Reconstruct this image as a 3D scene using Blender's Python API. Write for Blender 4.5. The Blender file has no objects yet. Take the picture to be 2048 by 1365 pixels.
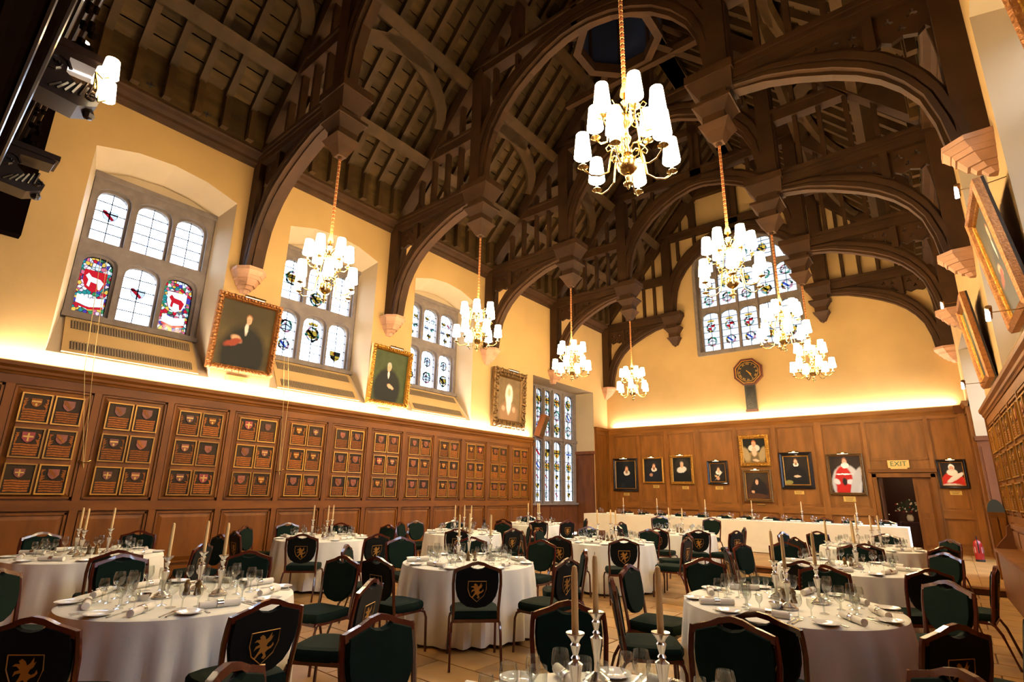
import bpy, bmesh, math, random
from math import pi, sin, cos, radians as R
from mathutils import Vector, Matrix
random.seed(7)
C = bpy.context.scene.collection
sc = bpy.context.scene

# ---------------------------------------------------------------- camera
cam = bpy.data.objects.new('camera', bpy.data.cameras.new('camera')); C.objects.link(cam); sc.camera = cam
cam.data.sensor_width = 36.0
cam.data.lens = 1043.98/2048*36
cam.data.shift_x = (1024-1019.14)/2048
cam.data.shift_y = (714.03-682.5)/2048
cam.data.clip_start = 0.05
yaw, pit, rol = .6889, .2537, .0185
f = Vector((-sin(yaw)*cos(pit), cos(yaw)*cos(pit), sin(pit)))
r0 = Vector((cos(yaw), sin(yaw), 0)); u0 = r0.cross(f)
r = cos(rol)*r0 + sin(rol)*u0; u = -sin(rol)*r0 + cos(rol)*u0
M = Matrix((r, u, -f)).transposed().to_4x4(); M.translation = Vector((10.813, -19.736, 1.569))
cam.matrix_world = M

# ---------------------------------------------------------------- daylight outside the windows
w = bpy.data.worlds.new('sky'); sc.world = w; w.use_nodes = True
bg = w.node_tree.nodes['Background']
bg.inputs[1].default_value = 16
_n = w.node_tree.nodes; _tc = _n.new('ShaderNodeTexCoord'); _sp = _n.new('ShaderNodeSeparateXYZ'); _rp = _n.new('ShaderNodeValToRGB')   # overcast sky over darker ground
_rp.color_ramp.elements[0].position = .44; _rp.color_ramp.elements[0].color = (.10, .105, .09, 1); _rp.color_ramp.elements[1].position = .49; _rp.color_ramp.elements[1].color = (.80, .90, 1.0, 1)
_mr = _n.new('ShaderNodeMapRange'); _mr.inputs['From Min'].default_value = -1
w.node_tree.links.new(_tc.outputs['Generated'], _sp.inputs[0]); w.node_tree.links.new(_sp.outputs['Z'], _mr.inputs['Value']); w.node_tree.links.new(_mr.outputs[0], _rp.inputs[0]); w.node_tree.links.new(_rp.outputs[0], bg.inputs[0])

sc.view_settings.view_transform = 'Standard'
sc.view_settings.look = 'None'
sc.view_settings.exposure = 0.38
sc.view_settings.gamma = 1.0
sc.view_settings.use_curve_mapping = False
cy_ = sc.cycles
cy_.max_bounces = 7; cy_.diffuse_bounces = 3; cy_.glossy_bounces = 3; cy_.transmission_bounces = 4
cy_.transparent_max_bounces = 12; cy_.caustics_reflective = False; cy_.caustics_refractive = False
cy_.use_denoising = True; cy_.sample_clamp_indirect = 4.0

SHADE = 64.0          # lamp shades' own light
WARM = (1.0, .72, .40)

def area_light(name, loc, size, energy, color, direction, parent=None):
    l = bpy.data.lights.new(name, 'AREA'); l.shape = 'RECTANGLE'; l.size, l.size_y = size
    l.energy = energy; l.color = color
    o = bpy.data.objects.new(name, l); C.objects.link(o); o.location = loc
    o.rotation_euler = Vector(direction).to_track_quat('-Z', 'Y').to_euler()
    return o
# warm light strips lying on top of the panelling cornices
o = area_light('cove_light_strip', (.10, -12.2, 3.39), (13.4, .06), 380, (1, .87, .74), (-.12, 0, 1))
o.rotation_euler = (R(180), 0, R(90))
o = area_light('cove_light_strip', (5.8, -.09, 4.23), (11.0, .05), 330, (1, .87, .74), (0, 0, 1)); o.rotation_euler = (R(180), 0, 0)

# ---------------------------------------------------------------- helpers
def lin(h):
    h = h.lstrip('#'); o = []
    for i in (0, 2, 4):
        c = int(h[i:i+2], 16)/255; o.append(c/12.92 if c <= .04045 else ((c+.055)/1.055)**2.4)
    return (*o, 1)

MATS = {}
def mat(name, col='#888888', rough=.6, metal=0, var=0, scale=(6, 6, 6), bump=0, bscale=30, emit=0, rnd=0, col2=None, coat=0, sheen=0, detail=4):
    m = bpy.data.materials.new(name); m.use_nodes = True; nt = m.node_tree; N = nt.nodes; L = nt.links
    b = N['Principled BSDF']; c = lin(col) if isinstance(col, str) else (*col, 1)
    b.inputs['Base Color'].default_value = c; b.inputs['Roughness'].default_value = rough; b.inputs['Metallic'].default_value = metal
    b.inputs['Coat Weight'].default_value = coat; b.inputs['Sheen Weight'].default_value = sheen
    if name.startswith(('panel_', 'truss', 'roof_', 'screen_black')): b.inputs['Specular IOR Level'].default_value = 0 if 'black' in name else .22
    if name.startswith(('velvet', 'plaque_board', 'plaque_letter')): b.inputs['Specular IOR Level'].default_value = .15
    if emit:
        b.inputs['Emission Color'].default_value = c; b.inputs['Emission Strength'].default_value = emit
    if var or bump or rnd or col2:
        tc = N.new('ShaderNodeTexCoord'); mp = N.new('ShaderNodeMapping'); mp.inputs['Scale'].default_value = scale
        L.new(tc.outputs['Object'], mp.inputs['Vector'])
        oi = N.new('ShaderNodeObjectInfo'); av = N.new('ShaderNodeVectorMath'); av.operation = 'ADD'
        ml = N.new('ShaderNodeMath'); ml.operation = 'MULTIPLY'; ml.inputs[1].default_value = 50
        L.new(oi.outputs['Random'], ml.inputs[0]); L.new(mp.outputs[0], av.inputs[0]); L.new(ml.outputs[0], av.inputs[1])
        no = N.new('ShaderNodeTexNoise'); no.inputs['Scale'].default_value = 1; no.inputs['Detail'].default_value = detail
        L.new(av.outputs[0], no.inputs['Vector'])
        c2 = lin(col2) if col2 else tuple(x*(1-.55*var) for x in c[:3])+(1,)
        hi = tuple(min(1, x*(1+.35*var)) for x in c[:3])+(1,)
        rp = N.new('ShaderNodeValToRGB'); e = rp.color_ramp.elements
        e[0].position = .32; e[0].color = c2; e[1].position = .68; e[1].color = hi
        L.new(no.outputs['Fac'], rp.inputs['Fac']); out = rp.outputs[0]
        if rnd:
            hs = N.new('ShaderNodeHueSaturation'); mr = N.new('ShaderNodeMapRange')
            mr.inputs['To Min'].default_value = 1-rnd; mr.inputs['To Max'].default_value = 1+rnd
            L.new(oi.outputs['Random'], mr.inputs['Value']); L.new(mr.outputs[0], hs.inputs['Value']); L.new(out, hs.inputs['Color']); out = hs.outputs[0]
        L.new(out, b.inputs['Base Color'])
        if bump:
            n2 = N.new('ShaderNodeTexNoise'); n2.inputs['Scale'].default_value = bscale; n2.inputs['Detail'].default_value = 5
            L.new(tc.outputs['Object'], n2.inputs['Vector'])
            bp = N.new('ShaderNodeBump'); bp.inputs['Strength'].default_value = bump; bp.inputs['Distance'].default_value = .02
            L.new(n2.outputs['Fac'], bp.inputs['Height']); L.new(bp.outputs[0], b.inputs['Normal'])
    MATS[name] = m
    return m

def trans(name, col, gloss=.04, rnd=0):
    m = bpy.data.materials.new(name); m.use_nodes = True; nt = m.node_tree; N = nt.nodes; L = nt.links
    N.remove(N['Principled BSDF']); o = N['Material Output']
    t = N.new('ShaderNodeBsdfTransparent'); t.inputs[0].default_value = lin(col) if isinstance(col, str) else (*col, 1)
    g = N.new('ShaderNodeBsdfGlossy'); g.inputs['Roughness'].default_value = .08
    x = N.new('ShaderNodeMixShader'); x.inputs[0].default_value = gloss
    if rnd:
        oi = N.new('ShaderNodeObjectInfo'); rp = N.new('ShaderNodeValToRGB'); e = rp.color_ramp.elements
        c = lin(col); e[0].color = c; e[1].color = (c[0]*(1-rnd), c[1]*(1-rnd*.7), c[2], 1)
        L.new(oi.outputs['Random'], rp.inputs[0]); L.new(rp.outputs[0], t.inputs[0])
    L.new(t.outputs[0], x.inputs[1]); L.new(g.outputs[0], x.inputs[2]); L.new(x.outputs[0], o.inputs[0])
    MATS[name] = m
    return m

# wood, plaster, stone
mat('panel_oak', '#6e400e', .5, var=.5, scale=(5, 5, 1.1), bump=.05, rnd=.10, detail=6)
mat('panel_rail', '#6e400e', .5, var=.5, scale=(1.1, 5, 5), bump=.05, rnd=.08, detail=6)
mat('panel_end', '#865420', .5, var=.5, scale=(5, 5, 1.1), bump=.05, rnd=.10, detail=6)
mat('panel_end_rail', '#865420', .5, var=.5, scale=(1.1, 5, 5), bump=.05, rnd=.08, detail=6)
mat('panel_dark', '#643a20', .42, var=.5, scale=(5, 5, 1.1), bump=.05, rnd=.1)
mat('roof_oak', '#3e2b14', .6, var=.5, scale=(3, 3, 3), bump=.12, bscale=12, rnd=.16)
mat('roof_board', '#423016', .75, var=.7, scale=(7, 1.6, 7), bump=.1, bscale=10, rnd=.28)
mat('truss_oak', '#38220d', .68, var=.5, scale=(2.5, 4, 2.5), bump=.08, bscale=14, rnd=.10)
mat('plaster', '#bc975e', .85, var=.14, scale=(.9, .9, .9), bump=.16, bscale=9)
mat('plaster_daylit', '#b6a080', .85, var=.1, scale=(1, 1, 1), bump=.1, bscale=9)  # same plaster, with the cool daylight of the reveals put into its colour
mat('stone', '#b58663', .8, var=.25, scale=(4, 4, 4), bump=.2, bscale=30)
mat('mullion', '#75685e', .8, var=.35, scale=(5, 5, 5), bump=.2, bscale=25)
mat('floor_tile', '#aa8048', .38, var=.45, scale=(2.2, 2.2, 2.2), bump=.03, rnd=.12)
mat('joint', '#6b4526', .8)
mat('dais_oak', '#a5774a', .45, var=.4, scale=(1, 5, 5), rnd=.12)
mat('screen_black', '#0d0705', .6, var=.4, scale=(4, 4, 4), bump=.1)
mat('screen_gloss', '#1a0f0a', .3, coat=.3)
mat('lead', '#23262c', .6, .3)
mat('grille_bronze', '#8d7759', .5, .3)
mat('grille_dark', '#5c4a34', .8)
# furniture
mat('velvet', '#0b1c16', .95, var=.3, scale=(9, 9, 9))
mat('velvet_unlit', '#080d0c', .9, var=.2, scale=(9, 9, 9), sheen=.04)  # same green velvet, darkened so the unlit backs' shade is in the colour
mat('mahogany', '#4c1c10', .22, var=.4, scale=(4, 4, 4), coat=.5)
mat('gold_thread', '#a87c36', .5, .3)
mat('linen', '#efe9d8', .85, var=.05, scale=(5, 5, 5), bump=.04, bscale=60)
mat('napkin', '#efe6d4', .8, var=.06, scale=(20, 20, 20))
mat('china', '#f2ece0', .15, coat=.4)
mat('silver', '#ece6da', .24, 1)
mat('brass', '#b0925a', .25, 1)
mat('gilt', '#c08a35', .38, .75, var=.5, scale=(25, 25, 25), bump=.5, bscale=45)
mat('gilt_red', '#a46a34', .45, .5, var=.5, scale=(25, 25, 25), bump=.5, bscale=45)
mat('gilt_dark', '#6d5028', .45, .6, var=.6, scale=(25, 25, 25), bump=.5, bscale=45)
mat('ebony', '#1b1614', .25, coat=.4)
mat('wax', '#e9c586', .45)
mat('wick', '#2a211b', .9)
mat('plaque_board', '#33240e', .5, var=.4, scale=(8, 8, 8), rnd=.3)
mat('plaque_frame', '#a87628', .4, .5, rnd=.35)
mat('plaque_letter', '#8a501a', .5, .2, rnd=.3, var=.5, scale=(40, 40, 40))
mat('plaque_shield', '#7a3c1e', .5, rnd=.35, var=.4, scale=(18, 18, 18))
mat('plaque_red', '#8c2a18', .5); mat('plaque_gold', '#c79a42', .45, .3)
mat('name_plate', '#d9b05c', .35, .5)
mat('exit_plate', '#cfa75a', .4, .3); mat('exit_green', '#2f5a34', .6)
mat('clock_black', '#1d160f', .3, coat=.3); mat('clock_rim', '#5a2414', .3, coat=.4)
mat('red_enamel', '#a01408', .4, coat=.2); mat('rubber', '#15120f', .6); mat('white_paint', '#e8e4da', .5)
mat('rope_red', '#a85f2e', .8); mat('rope_gold', '#d7b36a', .7); mat('cord', '#c9a866', .8)
mat('leaf', '#20301a', .6); mat('petal_white', '#f2eee8', .6); mat('petal_red', '#a81f2a', .6)
mat('back_room', '#4a2116', .5); mat('louvre', '#2c3450', .6); mat('glass_dark', '#45545c', .1, 0, coat=1)
mat('lamp_white', (1, .97, .9), .5, emit=14)
mat('shade_sconce', (1, .80, .52), .8, emit=7)
m = mat('shade', (1, .76, .42), .8, emit=SHADE)
mat('bulb_strip', (1, .80, .58), .5, emit=2.2)
trans('pane', '#f4f8ff', .05, .10)
trans('pane_tinted', tuple((q/13)**.5 for q in (.93, .97, 1.06)), .02)
for k, c in dict(red='#c81e28', blue='#3c50b4', green='#3c8c64', yellow='#e1af3c', dark='#283228', white='#ffffff', grey='#8ca096', pink='#d28c96', brown='#784b2d').items():
    trans('stain_'+k, tuple(q/14 for q in lin(c)[:3]), .015); trans('tint_'+k, tuple(q*.95 for q in lin(c)[:3]), .015); trans('thick_'+k, tuple((q/14)**.5 for q in lin(c)[:3]), .015)
def voro(name):
    m = trans(name, '#ffffff', .01); nt = m.node_tree; N = nt.nodes; L = nt.links
    tc = N.new('ShaderNodeTexCoord'); v = N.new('ShaderNodeTexVoronoi'); v.inputs['Scale'].default_value = 17
    L.new(tc.outputs['Object'], v.inputs['Vector'])
    rp = N.new('ShaderNodeValToRGB'); rp.color_ramp.interpolation = 'CONSTANT'
    cols = ['#f2ece4', '#c82030', '#dfe6ea', '#2c8a86', '#e8c9d0', '#4a3fa0', '#e5b84a', '#d86a80', '#3f8a50']
    e = rp.color_ramp.elements; e[0].color = lin(cols[0]); e[1].color = lin(cols[-1]); e[1].position = .9
    for i, c in enumerate(cols[1:-1]):
        q = e.new((i+1)/9); q.color = lin(c)
    sp = N.new('ShaderNodeSeparateColor'); L.new(v.outputs['Color'], sp.inputs[0]); L.new(sp.outputs[0], rp.inputs[0])
    v2 = N.new('ShaderNodeTexVoronoi'); v2.feature = 'DISTANCE_TO_EDGE'; v2.inputs['Scale'].default_value = 17; L.new(tc.outputs['Object'], v2.inputs['Vector'])
    gt = N.new('ShaderNodeMath'); gt.operation = 'GREATER_THAN'; gt.inputs[1].default_value = .05; L.new(v2.outputs['Distance'], gt.inputs[0])
    mx = N.new('ShaderNodeMix'); mx.data_type = 'RGBA'; mx.inputs[6].default_value = (.02, .02, .03, 1); L.new(gt.outputs[0], mx.inputs[0]); L.new(rp.outputs[0], mx.inputs[7])
    t = [n for n in N if n.type == 'BSDF_TRANSPARENT'][0]; dv = N.new('ShaderNodeVectorMath'); dv.operation = 'SCALE'; dv.inputs['Scale'].default_value = 1/14; L.new(mx.outputs[2], dv.inputs[0]); sq = N.new('ShaderNodeGamma'); sq.inputs[1].default_value = .5; L.new(dv.outputs[0], sq.inputs[0]); L.new(sq.outputs[0], t.inputs[0])
voro('stain_mosaic')
# clear drinking glass: thin walls, see-through with bright reflections at the edge
m = trans('glass', '#f2f5f2', .2); nt = m.node_tree; x = [n for n in nt.nodes if n.type == 'MIX_SHADER'][0]
lw = nt.nodes.new('ShaderNodeLayerWeight'); lw.inputs[0].default_value = .35
mr = nt.nodes.new('ShaderNodeMapRange'); mr.inputs['To Min'].default_value = .06; mr.inputs['To Max'].default_value = .75
nt.links.new(lw.outputs['Facing'], mr.inputs['Value']); nt.links.new(mr.outputs[0], x.inputs[0])

class MB:
    def __init__(s): s.v = []; s.f = []; s.m = []
    def add(s, vs, fs, mi=0):
        n = len(s.v); s.v += [tuple(p) for p in vs]; s.f += [tuple(i+n for i in q) for q in fs]; s.m += [mi]*len(fs); return s
    def box(s, x0, x1, y0, y1, z0, z1, mi=0):
        return s.add([(x0,y0,z0),(x1,y0,z0),(x1,y1,z0),(x0,y1,z0),(x0,y0,z1),(x1,y0,z1),(x1,y1,z1),(x0,y1,z1)],
                     [(0,3,2,1),(4,5,6,7),(0,1,5,4),(1,2,6,5),(2,3,7,6),(3,0,4,7)], mi)
    def frustum(s, x0, x1, y0, y1, z0, x2, x3, y2, y3, z1, mi=0):
        return s.add([(x0,y0,z0),(x1,y0,z0),(x1,y1,z0),(x0,y1,z0),(x2,y2,z1),(x3,y2,z1),(x3,y3,z1),(x2,y3,z1)],
                     [(0,3,2,1),(4,5,6,7),(0,1,5,4),(1,2,6,5),(2,3,7,6),(3,0,4,7)], mi)
    def prism(s, poly, lo, hi, ax='y', mi=0):
        n = len(poly)
        P = {'y': lambda a, b, t: (a, t, b), 'z': lambda a, b, t: (a, b, t), 'x': lambda a, b, t: (t, a, b)}[ax]
        vs = [P(a, b, lo) for a, b in poly]+[P(a, b, hi) for a, b in poly]
        fs = [tuple(range(n)), tuple(range(2*n-1, n-1, -1))]+[(i, i+n, (i+1) % n+n, (i+1) % n) for i in range(n)]
        return s.add(vs, fs, mi)
    def strip(s, A, B, lo, hi, mi=0):          # band between two xz curves, extruded in y
        for i in range(len(A)-1): s.prism([A[i], A[i+1], B[i+1], B[i]], lo, hi, 'y', mi)
        return s
    def lathe(s, prof, n=14, cx=0, cy=0, cz=0, mi=0):
        vs = []; fs = []
        for rr, z in prof:
            for k in range(n): vs.append((cx+rr*cos(2*pi*k/n), cy+rr*sin(2*pi*k/n), cz+z))
        for i in range(len(prof)-1):
            for k in range(n): fs.append((i*n+k, i*n+(k+1) % n, (i+1)*n+(k+1) % n, (i+1)*n+k))
        return s.add(vs, fs, mi)
    def disc(s, rr, z, n=24, cx=0, cy=0, mi=0):
        return s.add([(cx+rr*cos(2*pi*k/n), cy+rr*sin(2*pi*k/n), z) for k in range(n)], [tuple(range(n))], mi)
    def tube(s, pts, rr, n=6, mi=0, cap=True):
        P = [Vector(p) for p in pts]; vs = []; fs = []
        for i, p in enumerate(P):
            d = (P[min(i+1, len(P)-1)]-P[max(i-1, 0)]).normalized()
            a = d.cross(Vector((0, 0, 1)) if abs(d.z) < .95 else Vector((1, 0, 0))).normalized(); b = d.cross(a)
            q = rr[i] if isinstance(rr, (list, tuple)) else rr
            for k in range(n): vs.append(p+q*(cos(2*pi*k/n)*a+sin(2*pi*k/n)*b))
        for i in range(len(P)-1):
            for k in range(n): fs.append((i*n+k, i*n+(k+1) % n, (i+1)*n+(k+1) % n, (i+1)*n+k))
        if cap: fs += [tuple(range(n)), tuple(range(len(P)*n-1, len(P)*n-n-1, -1))]
        return s.add(vs, fs, mi)
    def ball(s, c, rr, n=8, mi=0, sz=1):
        k = n//2; return s.lathe([(max(rr*sin(pi*i/k), 1e-4), -rr*sz*cos(pi*i/k)) for i in range(k+1)], n, c[0], c[1], c[2], mi)
    def plate(s, outer, holes, lo, hi, ax='y', mi=0):   # flat plate with holes
        bm = bmesh.new(); es = []; loops = []
        for lp in [outer]+holes:
            vv = [bm.verts.new((a, 0, b)) for a, b in lp]; loops.append(vv)
            for i in range(len(vv)): es.append(bm.edges.new((vv[i], vv[(i+1) % len(vv)])))
        bmesh.ops.triangle_fill(bm, use_beauty=True, use_dissolve=False, edges=es, normal=(0, -1, 0))
        bm.verts.index_update(); vs = [(q.co.x, q.co.z) for q in bm.verts]; n = len(vs)
        P = {'y': lambda a, b, t: (a, t, b), 'x': lambda a, b, t: (t, a, b), 'z': lambda a, b, t: (a, b, t)}[ax]
        fs = [tuple(q.index for q in fc.verts) for fc in bm.faces]
        L_ = [[q.index for q in lp] for lp in loops]; bm.free()
        allf = list(fs)
        V2 = [P(a, b, lo) for a, b in vs]
        if hi is not None:
            V2 += [P(a, b, hi) for a, b in vs]; allf += [tuple(i+n for i in reversed(q)) for q in fs]
            for lp in L_:
                for i in range(len(lp)): a, b = lp[i], lp[(i+1) % len(lp)]; allf.append((a, b, b+n, a+n))
        return s.add(V2, allf, mi)
    def xf(s, M_):
        s.v = [tuple(M_ @ Vector(p)) for p in s.v]; return s
    def join(s, o, M_=None, mi=None):
        vs = [tuple(M_ @ Vector(p)) for p in o.v] if M_ else o.v; n = len(s.v)
        s.v += vs; s.f += [tuple(i+n for i in q) for q in o.f]; s.m += (o.m if mi is None else [mi]*len(o.f)); return s
    def mesh(s, name, mats, smooth=False, mirror=False):
        me = bpy.data.meshes.new(name)
        vs = [(-p[0], p[1], p[2]) for p in s.v] if mirror else s.v
        fs = [tuple(reversed(q)) for q in s.f] if mirror else s.f
        me.from_pydata(vs, [], fs)
        for k in (mats if isinstance(mats, (list, tuple)) else [mats]): me.materials.append(MATS[k])
        if isinstance(mats, (list, tuple)) and len(mats) > 1: me.polygons.foreach_set('material_index', s.m)
        if smooth: me.polygons.foreach_set('use_smooth', [True]*len(me.polygons)); me.set_sharp_from_angle(angle=R(40))
        bm = bmesh.new(); bm.from_mesh(me); bmesh.ops.recalc_face_normals(bm, faces=bm.faces); bm.to_mesh(me); bm.free()
        me.update(); return me
    def build(s, name, mats, parent=None, smooth=False, mirror=False, **kw):
        return ob(name, s.mesh(name, mats, smooth, mirror), parent, **kw)

def ob(name, me, parent=None, loc=None, rot=None, **kw):
    o = bpy.data.objects.new(name, me); C.objects.link(o)
    if parent: o.parent = parent
    if loc: o.location = loc
    if rot: o.rotation_euler = rot
    for k, v_ in kw.items(): o[k] = v_
    return o
def thing(name, label, cat, loc=(0, 0, 0), rz=0, group=None, rot=None):
    o = ob(name, None, None, loc, rot or (0, 0, rz), label=label, category=cat)
    if group: o['group'] = group
    return o
def struct(name, loc=(0, 0, 0), rz=0):
    return ob(name, None, None, loc, (0, 0, rz), kind='structure')
KIDS = {}
def dup(root, loc=None, rot=None, label=None, group=None):
    if root.name not in KIDS: KIDS[root.name] = [(ch, list(ch.children)) for ch in root.children]
    r_ = root.copy(); C.objects.link(r_)
    if loc is not None: r_.location = loc
    if rot is not None: r_.rotation_euler = rot
    if label: r_['label'] = label
    if group: r_['group'] = group
    for ch, gk in KIDS[root.name]:
        c_ = ch.copy(); C.objects.link(c_); c_.parent = r_
        for g in gk:
            d = g.copy(); C.objects.link(d); d.parent = c_
    return r_

TR = {'A': -15.387, 'B': -11.639, 'C': -7.769, 'D': -4.064, 'E': -.11}
XR = lambda y: 11.54-.0265*y            # the right wall runs very slightly out of square
RX, RZ = 11.54, math.atan(.0265)
ORD = ['first', 'second', 'third', 'fourth', 'fifth', 'sixth', 'seventh', 'eighth', 'ninth', 'tenth', 'eleventh', 'twelfth']

# ================================================================ FLOOR, DAIS
fl = struct('floor')
MB().box(-.4, 12.6, -21.2, .5, -.2, -.012).build('subfloor', 'joint', fl)
T_ = .92
tm = MB().frustum(-T_/2+.005, T_/2-.005, -T_/4+.005, T_/4-.005, -.03, -T_/2+.008, T_/2-.008, -T_/4+.008, T_/4-.008, 0).mesh('tile', ['floor_tile'])
far = MB(); n = 0
for j in range(int(14.3/(T_/2))+1):
    y = -20.9+j*T_/2+T_/4
    for i in range(14):
        x = -.1+i*T_+(T_/2 if j % 2 else 0)
        if x > 12.3 or y > -7.1: continue
        if x > 3.8 and y < -10 and n < 290 and y > -18.6: ob('tile', tm, fl, (x, y, 0)); n += 1
        else: far.frustum(x-T_/2+.005, x+T_/2-.005, y-T_/4+.005, y+T_/4-.005, -.03, x-T_/2+.008, x+T_/2-.008, y-T_/4+.008, y+T_/4-.008, 0)
far.build('tiling', ['floor_tile'], fl, kind='stuff')
ds = struct('floor_dais')
MB().box(0, 11.6, -6.98, 0, 0, .095).build('platform', 'dais_oak', ds)
for k in range(6): MB().box(.02+k*1.95, 1.96+k*1.95 if k < 5 else 11.58, -7.05, -6.9, .095, .13).build('nosing', 'dais_oak', ds)
for k in range(23):
    MB().box(.02+k*.5, .515+k*.5, -6.9, 0, .095, .125).build('floor_board', 'floor_tile', ds)
for k in range(6): MB().box(.02+k*1.95, 1.96+k*1.95 if k < 5 else 11.58, -7.0, -6.975, 0, .095).build('riser', 'panel_dark', ds)

# ================================================================ WINDOW TOOLS (wall frame: x right, y into the wall, z up)
def light_pts(x0, x1, z0, z1, rise=None, n=8):
    w_ = x1-x0; c = (x0+x1)/2; rise = rise or w_*.42; zs = z1-rise
    pts = [(x0, z0), (x1, z0)]
    for k in range(n+1):
        t = k/n*pi; pts.append((c+w_/2*math.copysign(abs(cos(t))**.8, cos(t)), zs+rise*sin(t)**.85 if 0 < k < n else zs))
    return pts
def ztop(x, x0, x1, z1, rise):
    c = (x0+x1)/2; t = min(1, abs(x-c)/((x1-x0)/2)); s_ = t**(1/.8); return z1-rise+rise*max(0, 1-s_*s_)**.425
def glaze(root, x0, x1, z0, z1, y, cols=2, rows=5, rise=None, mt='pane'):
    rise = rise or (x1-x0)*.42
    for i in range(cols):
        a, b = x0+(x1-x0)*i/cols, x0+(x1-x0)*(i+1)/cols
        for j in range(rows):
            c, d = z0+(z1-z0)*j/rows, z0+(z1-z0)*(j+1)/rows
            g = .005; xs = [a+g+(b-a-2*g)*k/4 for k in range(5)]
            top = [(x, min(d-g, ztop(x, x0, x1, z1, rise)-g)) for x in xs]
            if max(t[1] for t in top) <= c+2*g: continue
            pl = [(a+g, c+g), (b-g, c+g)]+[(x, max(z, c+g+.001)) for x, z in reversed(top)]
            MB().prism(pl, y, y+.006).build('pane', mt, root)
def cames(mb, x0, x1, z0, z1, y, cols, rows, rise=None):
    rise = rise or (x1-x0)*.42; t = .008
    for i in range(1, cols):
        x = x0+(x1-x0)*i/cols; mb.box(x-t, x+t, y-.006, y+.012, z0, ztop(x, x0, x1, z1, rise))
    for j in range(1, rows):
        z = z0+(z1-z0)*j/rows; hx = (x1-x0)/2
        if z > z1-rise:
            s_ = (max(0, 1-((z-z1+rise)/rise)**(2/.85)))**.5; hx *= s_**.8
        c = (x0+x1)/2; mb.box(c-hx, c+hx, y-.006, y+.012, z-t, z+t)

ST = ['stain_dark', 'stain_red', 'stain_blue', 'stain_green', 'stain_yellow', 'stain_white', 'stain_grey', 'stain_brown', 'stain_pink']
ST = ST+[k.replace('stain_', 'tint_') for k in ST]
def roundel_mesh(seed, style):
    rn = random.Random(seed); mb = MB(); n = 16
    c1, c2, c3 = rn.choice([(5, 1, 2), (4, 2, 1), (5, 0, 1), (5, 1, 0), (4, 0, 1), (5, 2, 0), (5, 3, 1)])
    def q(pts, mi, o=0):
        if o > 1: mi += 9
        mb.add([(a, -.004-.002*o, b) for a, b in pts], [tuple(range(len(pts)))], mi)
    if style in ('ring', 'crown'):
        for k in range(n):      # ring of mantling or strap work
            a, b = 2*pi*k/n, 2*pi*(k+1)/n; mi = rn.choice([0, 6, 3, 7, 6, 4, 8, 5]); ro = rn.uniform(.86, 1.0)
            q([(.62*cos(a), .66*sin(a)), (ro*cos(a), ro*1.05*sin(a)), (ro*cos(b), ro*1.05*sin(b)), (.62*cos(b), .66*sin(b))], mi)
    if style == 'crown':
        q([(-.6, 1.15), (.6, 1.15), (.72, 1.5), (.4, 1.38), (.22, 1.6), (0, 1.4), (-.22, 1.6), (-.4, 1.38), (-.72, 1.5)], 4, 1)
        q([(-.6, 1.05), (.6, 1.05), (.6, 1.15), (-.6, 1.15)], 0, 1)
    s = .62 if style != 'shield' else .85
    sh = [(-s, s*.75), (s, s*.75), (s, 0), (s*.7, -s*.6), (0, -s), (-s*.7, -s*.6), (-s, 0)]
    q(sh, c1, 1)
    for i in range(7):
        (ax, az), (bx, bz) = sh[i], sh[(i+1) % 7]; q([(ax, az), (bx, bz), (bx*1.1, bz*1.1), (ax*1.1, az*1.1)], 0, 1)
    k = rn.randrange(4)
    if k == 0: q([(0, 0), (s, 0), (s, s*.75), (0, s*.75)], c2, 2); q([(-s, 0), (0, 0), (0, -s), (-s*.7, -s*.6)], c2, 2); q([(-s*.4, s*.2), (-s*.1, s*.2), (-s*.1, s*.6), (-s*.4, s*.6)], c3, 3)
    if k == 1: q([(-s, 0), (0, s*.45), (s, 0), (s, -s*.2), (0, s*.2), (-s, -s*.2)], c2, 2); q([(-s*.5, .3*s), (-.25*s, .3*s), (-.25*s, .6*s), (-.5*s, .6*s)], c3, 2)
    if k == 2: q([(-s, s*.75), (-s*.6, s*.75), (s*.7, -s*.5), (s*.35, -s*.8), (-s, .35*s)], c2, 2)
    if k == 3: q([(-s, .2*s), (s, .2*s), (s, -.1*s), (-s, -.1*s)], c2, 2); q([(-.2*s, -.7*s), (.2*s, -.7*s), (.2*s, -.25*s), (-.2*s, -.25*s)], c3, 2); q([(-.2*s, .3*s), (.2*s, .3*s), (.2*s, .65*s), (-.2*s, .65*s)], c3, 2)
    if style != 'crown': q([(-.55, -.98), (0, -1.15), (.55, -.98), (.5, -.86), (0, -1.0), (-.5, -.86)], rn.choice([4, 5, 5]), 2)
    return mb.mesh('roundel', ST)
def tinted(me):
    m2 = me.copy()
    for i, k in enumerate(ST): m2.materials[i] = MATS[k.replace('stain_', 'tint_')]
    return m2
RM = {st: [roundel_mesh(s*3+len(st), st) for s in range(7)] for st in ('ring', 'crown', 'shield')}
RT = {st: [tinted(m_) for m_ in L_] for st, L_ in RM.items()}
def roundel(root, x, z, y, s, st='ring', k=None):
    o = ob('roundel', (RM if root.name in ('window_1', 'window_2', 'window_3') else RT)[st][random.randrange(7) if k is None else k], root, (x, y, z)); o.scale = (s, 1, s)

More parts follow.
